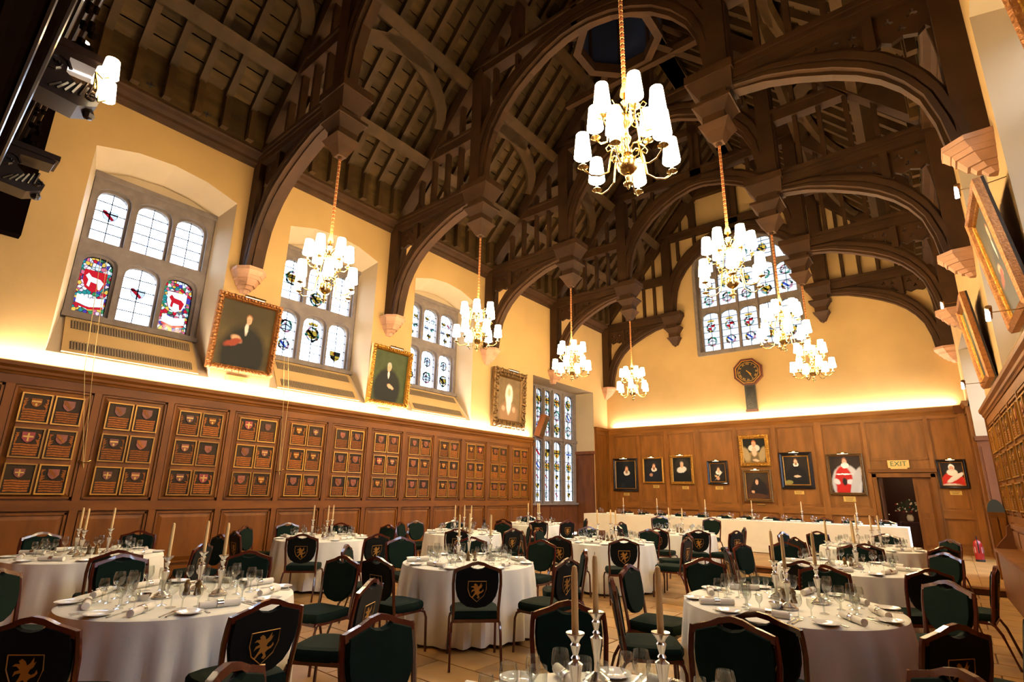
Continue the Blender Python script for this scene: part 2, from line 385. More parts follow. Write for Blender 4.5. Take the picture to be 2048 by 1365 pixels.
def tall_window(name, parent_loc, rz, cx, glaze_full=True, stained=False, kind=1):
    W_ = struct(name, parent_loc, rz)
    o = 1.05; x = lambda d: cx+d
    cols = [(-.93, -.46), (-.29, .25), (.39, .91)]
    holes = []; lights = []
    for a, b in cols:
        for z0, z1 in ((4.52, 5.6), (5.91, 6.9)):
            lights.append((x(a), x(b), z0, z1)); holes.append(light_pts(x(a), x(b), z0, z1))
    big = [light_pts(a-.045, b+.045, z0-.03, z1+.05) for a, b, z0, z1 in lights]
    outer = [(x(-o), 4.4), (x(o), 4.4), (x(o), 7.14), (x(-o), 7.14)]; back = [(x(-o-.25), 4.25), (x(o+.25), 4.25), (x(o+.25), 7.3), (x(-o-.25), 7.3)]
    MB().plate(outer, big, .56, .63).build('mullion_moulding', 'mullion', W_)
    MB().plate(back, holes, .63, .74).build('mullion', 'mullion', W_)
    MB().box(x(-o-.02), x(o+.02), .46, .76, 4.36, 4.45).build('sill', 'mullion', W_)
    MB().box(x(-o-.02), x(o+.02), .5, .62, 7.1, 7.19).build('hood_moulding', 'mullion', W_)
    lead = MB()
    for i, (a, b, z0, z1) in enumerate(lights):
        mos = stained and i in (0, 4)
        if mos:
            c = (a+b)/2; q_ = .17
            shp = [(c-q_, 5.34), (c+q_, 5.34), (c+q_, 5.14), (c+q_*.7, 5.0), (c, 4.93), (c-q_*.7, 5.0), (c-q_, 5.14)]
            beast = [(c-.14, 5.22), (c-.1, 5.28), (c-.05, 5.22), (c+.08, 5.2), (c+.14, 5.14), (c+.1, 5.0), (c+.07, 5.0), (c+.05, 5.1), (c-.05, 5.12), (c-.06, 5.02), (c-.1, 5.04), (c-.09, 5.15)]
            ban = [(c-.2, 4.86), (c, 4.81), (c+.2, 4.86), (c+.2, 4.70), (c, 4.65), (c-.2, 4.70)]; edg = [(c-.2, 4.695), (c, 4.645), (c+.2, 4.695), (c+.2, 4.655), (c, 4.605), (c-.2, 4.655)]
            MB().plate(light_pts(a, b, z0, z1), [shp, ban, edg], .68, .686).build('mosaic_pane', 'stain_mosaic', W_)
            MB().plate(shp, [beast], .68, .686).build('shield', 'thick_red' if i == 0 else 'thick_white', W_)
            MB().prism(beast, .68, .686).build('heraldic_beast', 'thick_white' if i == 0 else 'thick_red', W_)
            MB().prism(ban, .68, .686).build('banner', 'thick_white', W_); MB().prism(edg, .68, .686).build('banner_edge', 'thick_red', W_)
        elif glaze_full:
            glaze(W_, a, b, z0, z1, .68, 2, 5); cames(lead, a, b, z0, z1, .68, 2, 5)
            c = (a+b)/2
            if kind == 1: 
                if i in (1, 2): roundel(W_, c, (z0+z1)/2+.05, .672, .13, 'shield')
            elif kind == 2:
                if i in (1, 3): roundel(W_, c, 6.45 if i == 1 else 6.1, .672, .19, 'ring')
                if i == 0: roundel(W_, c, 5.25, .672, .17); roundel(W_, c, 4.8, .672, .15)
                if i == 2: roundel(W_, c, 5.2, .672, .2, 'crown')
                if i == 4: roundel(W_, c, 4.8, .672, .16, 'shield')
            else:
                if z0 > 5.8:
                    for dx, dz in ((-.11, .68), (.12, .66), (-.12, .4), (.11, .38), (0, .15)): roundel(W_, c+dx, z0+dz, .672, .095, random.choice(['ring', 'shield']))
                else:
                    roundel(W_, c, z0+.75, .672, .15); roundel(W_, c, z0+.28, .672, .18)
        else: glaze(W_, a, b, z0, z1, .68, 1, 1)
    if lead.v: lead.build('lead_cames', 'lead', W_, kind='stuff')
    # sloping convector sill with two slatted grilles
    zs = lambda y: 3.64+(y)*(4.40-3.64)/.56
    MB().add([(x(-1.03), .0, 3.66), (x(1.03), .0, 3.66), (x(1.0), .5, 4.36), (x(-1.0), .5, 4.36), (x(-1.03), .06, 3.60), (x(1.03), .06, 3.60), (x(1.0), .56, 4.30), (x(-1.0), .56, 4.30)],
             [(0, 1, 2, 3), (0, 4, 5, 1), (3, 2, 6, 7), (0, 3, 7, 4), (1, 5, 6, 2)]).build('convector_cover', 'plaster', W_)
    for y0, y1 in ((.035, .145), (.33, .45)):
        gz = lambda y: 3.66+y*1.4
        MB().add([(x(-.93), y0, gz(y0)+.006), (x(.93), y0, gz(y0)+.006), (x(.93), y1, gz(y1)+.006), (x(-.93), y1, gz(y1)+.006)], [(0, 1, 2, 3)]).build('grille_shade_sheet', 'grille_dark', W_)  # flat dark sheet on the cover, painting the shade between the slats
        sl = MB(); m_ = 46
        for k in range(m_):
            xx = x(-.92+1.84*(k+.5)/m_); d = .011
            sl.add([(xx-d, y0, gz(y0)+.01), (xx+d, y0, gz(y0)+.01), (xx+d, y1, gz(y1)+.01), (xx-d, y1, gz(y1)+.01), (xx-d, y0, gz(y0)+.022), (xx+d, y0, gz(y0)+.022), (xx+d, y1, gz(y1)+.022), (xx-d, y1, gz(y1)+.022)],
                   [(4, 5, 6, 7), (0, 4, 7, 3), (1, 2, 6, 5), (0, 1, 5, 4)])
        sl.build('grille_slats', 'grille_bronze', W_, kind='stuff')
    return W_

# ================================================================ SIDE WALLS  (local x along wall; sgn=+1 left wall, -1 right wall)
WC = [-17.0, -13.36, -9.62]
def side_wall(name, loc, rz, sg, reveal_mat):
    root = struct(name, loc, rz)
    fx = lambda x: x*sg                       # left wall: local x = world Y; right wall: distance from the end wall
    hole = []; 
    mb = MB(); rv = MB()
    outer = [(fx(-21.2), 0), (fx(-5.28), 0), (fx(-5.28), 5.6), (fx(-1.14), 5.6), (fx(-1.14), 0), (fx(0), 0), (fx(0), 9.0), (fx(-21.2), 9.0)]
    if sg < 0: outer = [(-a if False else a, b) for a, b in outer]
    for c in WC:
        h = [(c-1.22, 3.62), (c+1.22, 3.62), (c+1.22, 7.39), (c+.6, 7.58), (c, 7.64), (c-.6, 7.58), (c-1.22, 7.39)]
        h = [(fx(a), b) for a, b in h]; hole.append(h)
        inn = [(c-1.06, 4.36), (c+1.06, 4.36), (c+1.06, 7.16), (c+.55, 7.34), (c, 7.4), (c-.55, 7.34), (c-1.06, 7.16)]
        inn = [(fx(a), b) for a, b in inn]
        for i in range(7):
            j = (i+1) % 7; rv.add([(h[i][0], 0, h[i][1]), (h[j][0], 0, h[j][1]), (inn[j][0], .56, inn[j][1]), (inn[i][0], .56, inn[i][1])], [(0, 1, 2, 3)])
        rv.add([(a, .57, b) for a, b in [inn[2], inn[3], inn[4], inn[5], inn[6]]]+[(inn[6][0], .57, 7.1), (inn[2][0], .57, 7.1)], [(0, 1, 2, 3, 4, 5, 6)])
    mb.plate(outer, hole, 0, None); mb.build('plaster_face', 'plaster', root)
    rv.build('window_reveal', reveal_mat, root)
    # bay opening in the last bay
    b = MB()
    for x in (-5.28, -1.14): b.add([(fx(x), 0, 0), (fx(x), .95, 0), (fx(x), .95, 5.6), (fx(x), 0, 5.6)], [(0, 1, 2, 3)])
    b.add([(fx(-5.28), 0, 5.6), (fx(-1.14), 0, 5.6), (fx(-1.14), .95, 5.6), (fx(-5.28), .95, 5.6)], [(0, 1, 2, 3)])
    b.build('bay_reveal', 'plaster_daylit', root)
    # solid masonry behind the face keeps daylight out
    bk = MB()
    segs = [(-21.2, WC[0]-1.25)]+[(WC[i]+1.25, WC[i+1]-1.25) for i in range(2)]+[(WC[2]+1.25, -5.3), (-1.12, .3)]
    for a, c in segs: bk.box(min(fx(a), fx(c)), max(fx(a), fx(c)), .02, .8, 0, 9.3)
    for c in WC:
        bk.box(fx(c)-1.25, fx(c)+1.25, .62, .8, 0, 4.34); bk.box(fx(c)-1.25, fx(c)+1.25, .62, .8, 7.2, 9.3)
    bk.box(min(fx(-5.3), fx(-1.12)), max(fx(-5.3), fx(-1.12)), .02, .95, 5.62, 9.3)
    bk.build('masonry', 'stone', root)
    # panelling
    P0 = -18.46; n = 12; mt = 'panel_oak'
    mb = MB().box(min(fx(-21), fx(-5.44)), max(fx(-21), fx(-5.44)), -.05, 0, 0, 3.2); mb.build('panelling_back', mt, root)
    lo = -19.55
    for z0, z1, nm, d in ((0, .22, 'skirting', .12), (1.16, 1.31, 'dado_rail', .09), (3.03, 3.19, 'frieze_rail', .085)):
        for s0, s1 in ((lo, -14.1), (-14.1, -9.7), (-9.7, -5.44)):
            MB().box(min(fx(s0), fx(s1)), max(fx(s0), fx(s1)), -d, -.04, z0, z1).build(nm, 'panel_rail', root)
    pr = [(-.04, 3.17), (-.10, 3.17), (-.11, 3.2), (-.13, 3.22), (-.135, 3.26), (-.17, 3.3), (-.175, 3.355), (-.15, 3.36), (-.15, 3.33), (0, 3.33)]
    for s0, s1 in ((-21, -14.1), (-14.1, -9.7), (-9.7, -5.42)):
        MB().prism(pr, min(fx(s0), fx(s1)), max(fx(s0), fx(s1)), 'x').build('cornice', 'panel_rail', root)
    rp = MB().frustum(-.48, .48, -.09, -.05, 0, -.48, .48, -.09, -.05, 1); 
    def raised(w, z0, z1):     # bevelled panel in a moulded frame
        m_ = MB(); t = .05
        for a, b, c, d in ((-w, w, z0, z0+.03), (-w, w, z1-.03, z1), (-w, -w+.03, z0, z1), (w-.03, w, z0, z1)): m_.box(a, b, -.078, -.05, c, d)
        m_.add([(-w+.03, -.052, z0+.03), (w-.03, -.052, z0+.03), (w-.03, -.052, z1-.03), (-w+.03, -.052, z1-.03), (-w+.1, -.075, z0+.1), (w-.1, -.075, z0+.1), (w-.1, -.075, z1-.1), (-w+.1, -.075, z1-.1)],
               [(0, 1, 5, 4), (1, 2, 6, 5), (2, 3, 7, 6), (3, 0, 4, 7), (4, 5, 6, 7)])
        return m_.mesh('raised_panel', [mt])
    up, dn = raised(.48, 1.34, 3.02), raised(.47, .26, 1.13)
    stl = MB().box(-.0525, .0525, -.088, -.05, .22, 3.03).mesh('stile', [mt])
    for k in range(-1, n):
        c = P0+.48+1.085*k
        ob('raised_panel', up, root, (fx(c), 0, 0)); ob('lower_panel', dn, root, (fx(c), 0, 0)); ob('stile', stl, root, (fx(c+.5425), 0, 0))
    MB().box(min(fx(-5.5), fx(-5.44)), max(fx(-5.5), fx(-5.44)), -.11, -.04, 0, 3.2).build('end_post', mt, root)
    # tall panelled pier beside the end wall and the lower panelling of the bay
    MB().box(min(fx(-1.1), fx(0)), max(fx(-1.1), fx(0)), -.06, 0, .1, 4.05).build('pier_panelling', mt, root)
    for a, b in ((-1.1, -.95), (-.25, -.05)): MB().box(min(fx(a), fx(b)), max(fx(a), fx(b)), -.09, -.06, .1, 4.05).build('stile', mt, root)
    for z0, z1 in ((.1, .3), (1.25, 1.45), (3.9, 4.05)): MB().box(min(fx(-.95), fx(-.25)), max(fx(-.95), fx(-.25)), -.085, -.06, z0, z1).build('rail', 'panel_rail', root)
    MB().prism([(-.04, 4.03), (-.1, 4.03), (-.13, 4.1), (-.15, 4.19), (-.0, 4.19)], min(fx(-1.16), fx(0)), max(fx(-1.16), fx(0)), 'x').build('cornice', 'panel_rail', root)
    for x in (-5.27, -1.15):   # returns inside the bay
        e = .02 if x < -3 else -.02
        MB().box(min(fx(x), fx(x+e*2)), max(fx(x), fx(x+e*2)), 0, .84, .1, 3.12).build('return_panel', 'panel_dark', root)
        MB().box(min(fx(x), fx(x+e*3)), max(fx(x), fx(x+e*3)), .06, .75, .45, 2.95).build('raised_panel', 'panel_dark', root)
        MB().box(min(fx(x-e), fx(x+e*5)), max(fx(x-e), fx(x+e*5)), -.04, .84, 3.1, 3.22).build('cornice', 'panel_dark', root)
    MB().box(min(fx(-5.28), fx(-1.14)), max(fx(-5.28), fx(-1.14)), .8, .95, .1, 1.2).build('bay_panelling', 'panel_dark', root)
    for k in range(4):
        c = -4.75+k*1.03; MB().box(fx(c)-.42, fx(c)+.42, .77, .8, .3, 1.05).build('bay_panel', 'panel_dark', root)
    return root
left = side_wall('wall_left', (0, 0, 0), R(90), 1, 'plaster_daylit')
right = side_wall('wall_right', (RX, 0, 0), R(-90)+RZ, -1, 'plaster_daylit')
for i, c in enumerate(WC): tall_window('window_%d' % (i+1), (0, 0, 0), R(90), c, True, i == 0, i+1)
for i, c in enumerate(WC): tall_window('window_%d' % (i+6), (RX, 0, 0), R(-90)+RZ, -c, False)

def bay_window(name, loc, rz, sg, full):
    W_ = struct(name, loc, rz); fx = lambda x: x*sg
    L_ = [(-5.05, -4.72), (-4.6, -4.22), (-4.13, -3.75), (-3.62, -3.22), (-2.83, -2.2), (-2.02, -1.33)]
    L_ = [(-5.2, -4.75), (-4.6, -4.15), (-3.62, -3.2) if False else (-3.98, -3.55), (-3.42, -2.98), (-2.80, -2.24), (-2.0, -1.36)]
    holes = []; lights = []
    for a, b in L_:
        for z0, z1 in ((1.27, 3.5), (3.68, 5.45)):
            a_, b_ = sorted((fx(a), fx(b))); lights.append((a_, b_, z0, z1)); holes.append(light_pts(a_, b_, z0, z1, .2))
    x0, x1 = sorted((fx(-5.28), fx(-1.14)))
    MB().plate([(x0, 1.15), (x1, 1.15), (x1, 5.62), (x0, 5.62)], holes, .84, .95).build('mullion', 'mullion', W_)
    for a in (-4.68, -4.07, -3.49, -2.89, -2.12): MB().box(fx(a)-.05, fx(a)+.05, .78, .84, 1.2, 5.5).build('mullion_roll', 'mullion', W_)
    MB().box(x0, x1, .72, .95, 1.13, 1.2).build('sill', 'mullion', W_)
    MB().box(x0, x1, .79, .84, 3.54, 3.64).build('transom', 'mullion', W_)
    lead = MB()
    for i, (a, b, z0, z1) in enumerate(lights):
        if not full: glaze(W_, a, b, z0, z1, .9, 1, 1, .2); continue
        glaze(W_, a, b, z0, z1, .9, 2, 5 if z0 > 3 else 6, .2, 'pane_tinted'); cames(lead, a, b, z0, z1, .9, 2, 5 if z0 > 3 else 6, .2); c = (a+b)/2
        if z0 > 3:
            for q in range(3): roundel(W_, c, z0+.32+q*.53, .885, .22, 'ring')
        else:
            roundel(W_, c, z1-.45, .885, .2, 'shield'); roundel(W_, c, z1-.95, .885, .2)
            for q in range(3): roundel(W_, c-.02, z0+.22+q*.33, .885, .11, random.choice(['ring', 'shield']))
    if lead.v: lead.build('lead_cames', 'lead', W_, kind='stuff')
bay_window('window_4', (0, 0, 0), R(90), 1, True)
bay_window('window_9', (RX, 0, 0), R(-90)+RZ, -1, False)

# ================================================================ END WALL
ew = struct('wall_far')
def arch_out(x0, x1, z0, zs, rise, n=14):
    c = (x0+x1)/2; pts = [(x0, z0), (x1, z0)]
    for k in range(n+1):
        t = k/n*pi; pts.append((c+(x1-x0)/2*math.copysign(abs(cos(t))**.85, cos(t)), zs+(rise*sin(t)**.9 if 0 < k < n else 0)))
    return pts
A0 = arch_out(4.02, 7.84, 6.82, 10.25, 1.5)
gable = [(-.3, 0), (9.06, 0), (9.06, 2.32), (10.52, 2.32), (10.52, 0), (12.2, 0), (12.2, 8.7), (5.85, 16.0), (-.3, 8.7)]
MB().plate(gable, [A0], 0, None).build('plaster_face', 'plaster', ew)
MB().box(-1.3, 9.0, .5, .7, 0, 6.7).box(10.6, 13, .5, .7, 0, 6.7).box(9, 10.6, .5, .7, 2.4, 6.7).box(-1.3, 3.95, .5, .7, 6.7, 16).box(7.95, 13, .5, .7, 6.7, 16).box(3.95, 7.95, .5, .7, 11.9, 16).build('masonry', 'stone', ew)
we = struct('window_5')
B0 = arch_out(4.14, 7.74, 6.92, 10.25, 1.36)
rv = MB()
for i in range(len(A0)):
    j = (i+1) % len(A0); rv.add([(A0[i][0], 0, A0[i][1]), (A0[j][0], 0, A0[j][1]), (B0[j][0], .22, B0[j][1]), (B0[i][0], .22, B0[i][1])], [(0, 1, 2, 3)])
rv.build('splayed_reveal', 'mullion', we)
MB().plate(A0, [B0], -.03, .03).build('window_surround', 'mullion', we)
XS = [(4.24, 4.84), (4.94, 5.54), (5.64, 6.24), (6.34, 6.94), (7.04, 7.64)]
TI = [[(6.98, 8.52)]*5, [(8.76, 10.12)]*5, [None, (10.3, 11.18), (10.3, 11.5), (10.3, 11.18), None]]
TI[1] = [(8.76, 9.98), (8.76, 10.12), (8.76, 10.12), (8.76, 10.12), (8.76, 9.98)]
holes = []; lights = []
for ti, row in enumerate(TI):
    for (a, b), z in zip(XS, row):
        if z: lights.append((a, b, z[0], z[1], ti)); holes.append(light_pts(a, b, z[0], z[1], .24))
holes += [[(4.42, 10.16), (4.8, 10.2), (4.8, 10.72), (4.6, 10.55)], [(7.08, 10.2), (7.46, 10.16), (7.28, 10.55), (7.08, 10.72)]]
C0 = arch_out(4.1, 7.78, 6.86, 10.25, 1.42)
MB().plate(C0, holes, .2, .3).build('mullion', 'mullion', we)
for x in (4.89, 5.59, 6.29, 6.99): MB().box(x-.035, x+.035, .14, .2, 6.95, 10.6 if x in (4.89, 6.99) else 11.3).build('mullion_roll', 'mullion', we)
MB().box(4.05, 7.81, -.06, .2, 6.76, 6.88).build('sill', 'mullion', we)
lead = MB()
for a, b, z0, z1, ti in lights:
    glaze(we, a, b, z0, z1, .25, 2, 6 if ti == 0 else 5, .24, 'pane_tinted'); cames(lead, a, b, z0, z1, .25, 2, 6 if ti == 0 else 5, .24); c = (a+b)/2
    if ti == 0: roundel(we, c, 7.35, .235, .2, 'ring'); roundel(we, c, 7.93, .235, .2, 'crown')
    elif ti == 1: roundel(we, c, 9.05, .235, .21, 'ring'); roundel(we, c, 9.65, .235, .21, 'ring')
    else: roundel(we, c, 10.7, .235, .2, 'ring')
for s_ in (0, 1):
    MB().prism(holes[-2+s_], .25, .256).build('pane', 'pane_tinted', we)
lead.build('lead_cames', 'lead', we, kind='stuff')
# panelling of the end wall
PX = [(.34, 1.36), (1.46, 2.5), (2.63, 3.69), (3.89, 5.1), (5.2, 6.36), (6.48, 7.66), (7.85, 8.95), (9.05, 10.5), (10.6, 11.26)]
Wp = struct('wall_far_panelling', (0, 0, .125))
D_ = .125
MB().box(.0, 9.06, -.04, 0, 0, 3.95).box(10.52, 11.5, -.04, 0, 0, 3.95).box(9.06, 10.52, -.04, 0, 2.32-D_, 3.95).build('panelling_back', 'panel_end', Wp)
e0 = .06
for (a, b) in PX:
    door = a == 9.05
    MB().box(e0, a, -.09, -.04, 0, 3.98-D_).build('stile', 'panel_end', Wp)
    z0 = 2.7 if door else 1.28
    tall = MB(); w_ = .03
    for q in ((a, b, z0, z0+w_), (a, b, 3.88-w_, 3.88), (a, a+w_, z0, 3.88), (b-w_, b, z0, 3.88)): tall.box(q[0], q[1], -.065, -.04, q[2]-D_, q[3]-D_)
    tall.box(a+.07, b-.07, -.052, -.04, z0+.07-D_, 3.81-D_); tall.build('panel', 'panel_end', Wp)
    if not door:
        MB().box(a, b, -.085, -.04, 1.06-D_, 1.28-D_).build('dado_rail', 'panel_end_rail', Wp)
        MB().box(a+.06, b-.06, -.055, -.04, .4-D_, 1.0-D_).build('lower_panel', 'panel_end', Wp)
    MB().box(a, b, -.087, -.04, 3.88-D_, 3.99-D_).build('frieze_rail', 'panel_end_rail', Wp)
    e0 = b
MB().box(11.26, 11.34, -.09, -.04, 0, 3.98-D_).build('stile', 'panel_end', Wp)
MB().box(11.3, 11.56, -.2, -.04, 0, 3.98-D_).build('corner_pilaster', 'panel_end', Wp)
MB().prism([(-.04, 3.97-D_), (-.1, 3.97-D_), (-.12, 4.04-D_), (-.15, 4.09-D_), (-.16, 4.185-D_), (-.13, 4.19-D_), (-.13, 4.16-D_), (0, 4.16-D_)], .0, 11.3, 'x').build('cornice', 'panel_end_rail', Wp)
MB().prism([(0, 3.97-D_), (-.22, 3.97-D_), (-.25, 4.04-D_), (-.3, 4.19-D_), (0, 4.19-D_)], 11.24, 11.6, 'x').build('pilaster_cornice', 'panel_dark', Wp)
MB().box(.06, 9.0, -.12, -.04, 0, .2).build('skirting', 'panel_end_rail', Wp); MB().box(10.6, 11.3, -.12, -.04, 0, .2).build('skirting', 'panel_end_rail', Wp)
# doorway with half-open double door and the little room behind it
dr = struct('door_1')
for a, b, c, d in ((9.06, 9.16, .12, 2.3), (10.46, 10.56, .12, 2.3), (9.06, 10.56, 2.2, 2.32)): MB().box(a, b, -.14, .25, c, d).build('door_frame', 'panel_oak', dr)
MB().box(8.98, 10.62, -.17, -.04, 2.34, 2.44).build('door_head', 'panel_rail', dr)
lf = MB().box(10.02, 10.46, -.03, .02, .13, 2.2)
lf.build('door_leaf', 'panel_oak', dr)
for z0, z1 in ((.3, 1.05), (1.2, 2.05)): MB().frustum(10.1, 10.38, -.05, -.03, z0, 10.1, 10.38, -.05, -.03, z1).build('door_panel', 'panel_oak', dr)
lf2 = MB().box(-.02, .02, 0, .85, .13, 2.2); lf2.build('door_leaf', 'panel_dark', dr).location = (9.2, .1, 0)
MB().ball((9.26, .75, 1.1), .035).build('door_knob', 'brass', dr)
br = struct('wall_back_room')
MB().box(8.0, 12.0, 3.6, 3.7, 0, 3).box(8, 8.1, .75, 3.6, 0, 3).box(11.9, 12, .75, 3.6, 0, 3).build('room_panelling', 'back_room', br)
MB().box(8.0, 12.0, .0, 3.6, .05, .12).build('room_floor', 'panel_dark', br); MB().box(8, 12, .0, 3.6, 3, 3.05).build('room_ceiling', 'plaster', br)
l = bpy.data.lights.new('back_room_lamp', 'POINT'); l.energy = 22; l.color = WARM; l.shadow_soft_size = .15; q = bpy.data.objects.new('back_room_lamp', l); C.objects.link(q); q.location = (9.9, 1.3, 2.6)
# wall behind the camera
wn = struct('wall_near')
MB().box(-.5, 12.6, -21.3, -21.1, 0, 16).build('plaster_face', 'plaster', wn)
MB().box(0, 12, -21.1, -21.0, 0, 4.8).build('screen_panelling', 'panel_dark', wn)

# ================================================================ ROOF
SL = 1.127; CA, SA = cos(math.atan(SL)), sin(math.atan(SL))
def slope(x, off): return (x-off*SA, 8.47+SL*x+off*CA)      # left slope, off = outward normal distance
def bar(mb, x0, x1, y0, y1, o0, o1):
    A, B, Cc, D = slope(x0, o0), slope(x1, o0), slope(x1, o1), slope(x0, o1)
    return mb.prism([A, B, Cc, D], y0, y1)
def quad_bar(mb, pts, o0, o1):      # pts = (x,y) polygon lying in the slope
    n_ = len(pts); lo = [(slope(x, o0)[0], y, slope(x, o0)[1]) for x, y in pts]; hi = [(slope(x, o1)[0], y, slope(x, o1)[1]) for x, y in pts]
    return mb.add(lo+hi, [tuple(range(n_)), tuple(range(2*n_-1, n_-1, -1))]+[(i, i+n_, (i+1) % n_+n_, (i+1) % n_) for i in range(n_)])
bays = [(-21.1, TR['A']), (TR['A'], TR['B']), (TR['B'], TR['C']), (TR['C'], TR['D']), (TR['D'], .0)]
for side in (0, 1):
    mir = bool(side); root = struct('ceiling_'+('left', 'right')[side], (RX, 0, 0) if mir else (0, 0, 0), RZ if mir else 0)
    K = lambda mb, nm, mt: mb.build(nm, mt, root, mirror=mir)
    ext = MB(); bar(ext, -.8, 6.6, -21.3, .5, .62, .66); K(ext, 'roof_sky_block', 'roof_board')  # unseen outer shell added above the boards to block sky light
    for a, b in bays:
        # boards (above the common rafters)
        d = .385; kx = 0; x = .62; i = 0
        while x < 6.02:
            ex = x+d*CA/1.0*.98
            bm_ = MB(); j = random.uniform(-.012, .012); bar(bm_, x+.009, ex-.009, a, b, .46+j, .49+j); K(bm_, 'roof_board', 'roof_board')
            x = ex; i += 1
        n_ = 8 if a > -20 else 11; st = (b-a)/n_
        for k in range(1, n_):
            y = a+st*k
            rf = MB(); bar(rf, .5, 6.0, y-.065, y+.065, .3, .46); K(rf, 'rafter', 'roof_oak')
            ap = MB().box(.36, .50, y-.065, y+.065, 8.66, 9.36); K(ap, 'ashlar_post', 'roof_oak')
        for k in range(n_):       # vertical boarding behind the ashlar posts
            K(MB().box(.30, .335, a+st*k, a+st*(k+1)-.01, 8.66, 9.6), 'ashlar_board', 'roof_board')
        for yk in (b-2.34, b-1.35): K(MB().box(.335, .345, yk-.07, yk+.07, 8.82, 8.84).box(.335, .345, yk-.01, yk+.01, 8.76, 8.9), 'iron_cross_plate', 'lead')
        for x in (1.33, 2.82, 4.3): K(bar(MB(), x-.09, x+.09, a, b, .02, .3), 'purlin', 'roof_oak')
        K(MB().prism([(-.12, 8.37), (.03, 8.37), (.06, 8.42), (.12, 8.44), (.13, 8.5), (.2, 8.55), (.30, 8.57), (.33, 8.6), (.33, 8.66), (-.12, 8.66)], a, b), 'wall_plate', 'truss_oak')
        if a > -20 or True:       # curved wind braces in the slope
            for yT, sgn in ((b, -1), (a, 1)):
                if abs(b-a) > 4.5 and sgn > 0: continue
                if b > -.5 and sgn < 0: pass
                L_ = 2.3; pin = []; pout = []
                for t in range(9):
                    q = t/8*pi/2
                    pout.append((1.95+(2.78-1.95)*sin(q)**1, yT+sgn*(.18+L_*(1-cos(q)))))
                    pin.append((1.95+(2.58-1.95)*sin(q), yT+sgn*(.42+(L_-.1)*(1-cos(q)) if t < 8 else L_+.18)))
                pin = [(1.9+.66*sin(t/8*pi/2), yT+sgn*(.42+(L_-.1)*(1-cos(t/8*pi/2)))) for t in range(9)]
                wbm = MB()
                for t in range(8): quad_bar(wbm, [pin[t], pin[t+1], pout[t+1], pout[t]], .12, .24)
                K(wbm, 'wind_brace', 'roof_oak')
    K(MB().box(5.6, 6.1, -21.1, 0, 14.9, 15.1), 'ridge_beam', 'roof_oak')
# louvre lantern at the ridge
lt = struct('ceiling_lantern', (5.9, -9.7, 0))
def octa(rr, x=0, y=0): return [(x+rr*cos(pi/8+k*pi/4), y+rr*sin(pi/8+k*pi/4)) for k in range(8)]
O1, O2 = octa(1.12), octa(.92)
mb = MB()
for k in range(8):
    j = (k+1) % 8
    MB().add([(*O1[k], 12.62), (*O1[j], 12.62), (*O2[j], 12.62), (*O2[k], 12.62), (*O1[k], 12.9), (*O1[j], 12.9), (*O2[j], 12.9), (*O2[k], 12.9)],
             [(0, 1, 2, 3), (4, 5, 6, 7), (0, 1, 5, 4), (2, 3, 7, 6), (1, 2, 6, 5), (0, 3, 7, 4)]).build('ring_beam', 'truss_oak', lt)
    MB().add([(*O1[k], 12.9), (*O1[j], 12.9), (*O1[j], 16.2), (*O1[k], 16.2)], [(0, 1, 2, 3)]).build('louvre_panel', 'louvre', lt)
    MB().tube([(*[c*.97 for c in O1[k]], 12.9), (*[c*.97 for c in O1[k]], 16.2)], .05, 6).build('lantern_post', 'truss_oak', lt)
MB().disc(1.2, 16.2, 16).build('lantern_cap', 'louvre', lt)
for sx in (-1, 1):
    for sy in (-1, 1): MB().tube([(sx*.7, sy*.7, 12.75), (sx*1.9, sy*1.95, 12.3)], .09, 4).build('diagonal_strut', 'truss_oak', lt)
for sy in (-1, 1): MB().box(-2.2, 2.2, sy*1.05-.08, sy*1.05+.08, 12.55, 12.75).build('trimmer', 'truss_oak', lt)

# ================================================================ HAMMER-BEAM TRUSSES
BI = [(.42, 5.93), (.47, 6.35), (.58, 6.78), (.75, 7.08), (.95, 7.32), (1.2, 7.53), (1.5, 7.71), (1.95, 7.93), (2.4, 8.1), (2.9, 8.2)]
BO = [(.08, 6.0), (.2, 6.42), (.3, 6.8), (.42, 7.1), (.6, 7.42), (.82, 7.68), (1.2, 7.98), (1.7, 8.18), (2.2, 8.32), (2.9, 8.36)]
MI = [(3.3, 8.66), (3.34, 9.1), (3.42, 9.6), (3.58, 10.02), (3.86, 10.42), (4.22, 10.78), (4.65, 11.06), (5.12, 11.29), (5.6, 11.42), (6.0, 11.45)]
MO = [(2.98, 8.66), (2.99, 9.2), (3.08, 9.85), (3.25, 10.35), (3.55, 10.82), (3.95, 11.2), (4.42, 11.5), (4.95, 11.71), (5.5, 11.82), (6.0, 11.84)]
lerp = lambda A, B, t: [(a[0]+(b[0]-a[0])*t, a[1]+(b[1]-a[1])*t) for a, b in zip(A, B)]
def bands(A, B, th):
    m_ = MB(); ks = [(0, .16, th*.45), (.16, .42, th), (.42, .52, th*.8), (.52, .82, th*1.05), (.82, 1, th*.7)]
    for t0, t1, h in ks: m_.strip(lerp(A, B, t0), lerp(A, B, t1), -h, h)
    return m_
def trefoil(x, z, s): return [(x+s*(.62+.38*cos(3*t))*sin(t), z+s*(.62+.38*cos(3*t))*cos(t)) for t in [2*pi*k/18 for k in range(18)]]
rz_ = lambda x: 8.47+SL*x
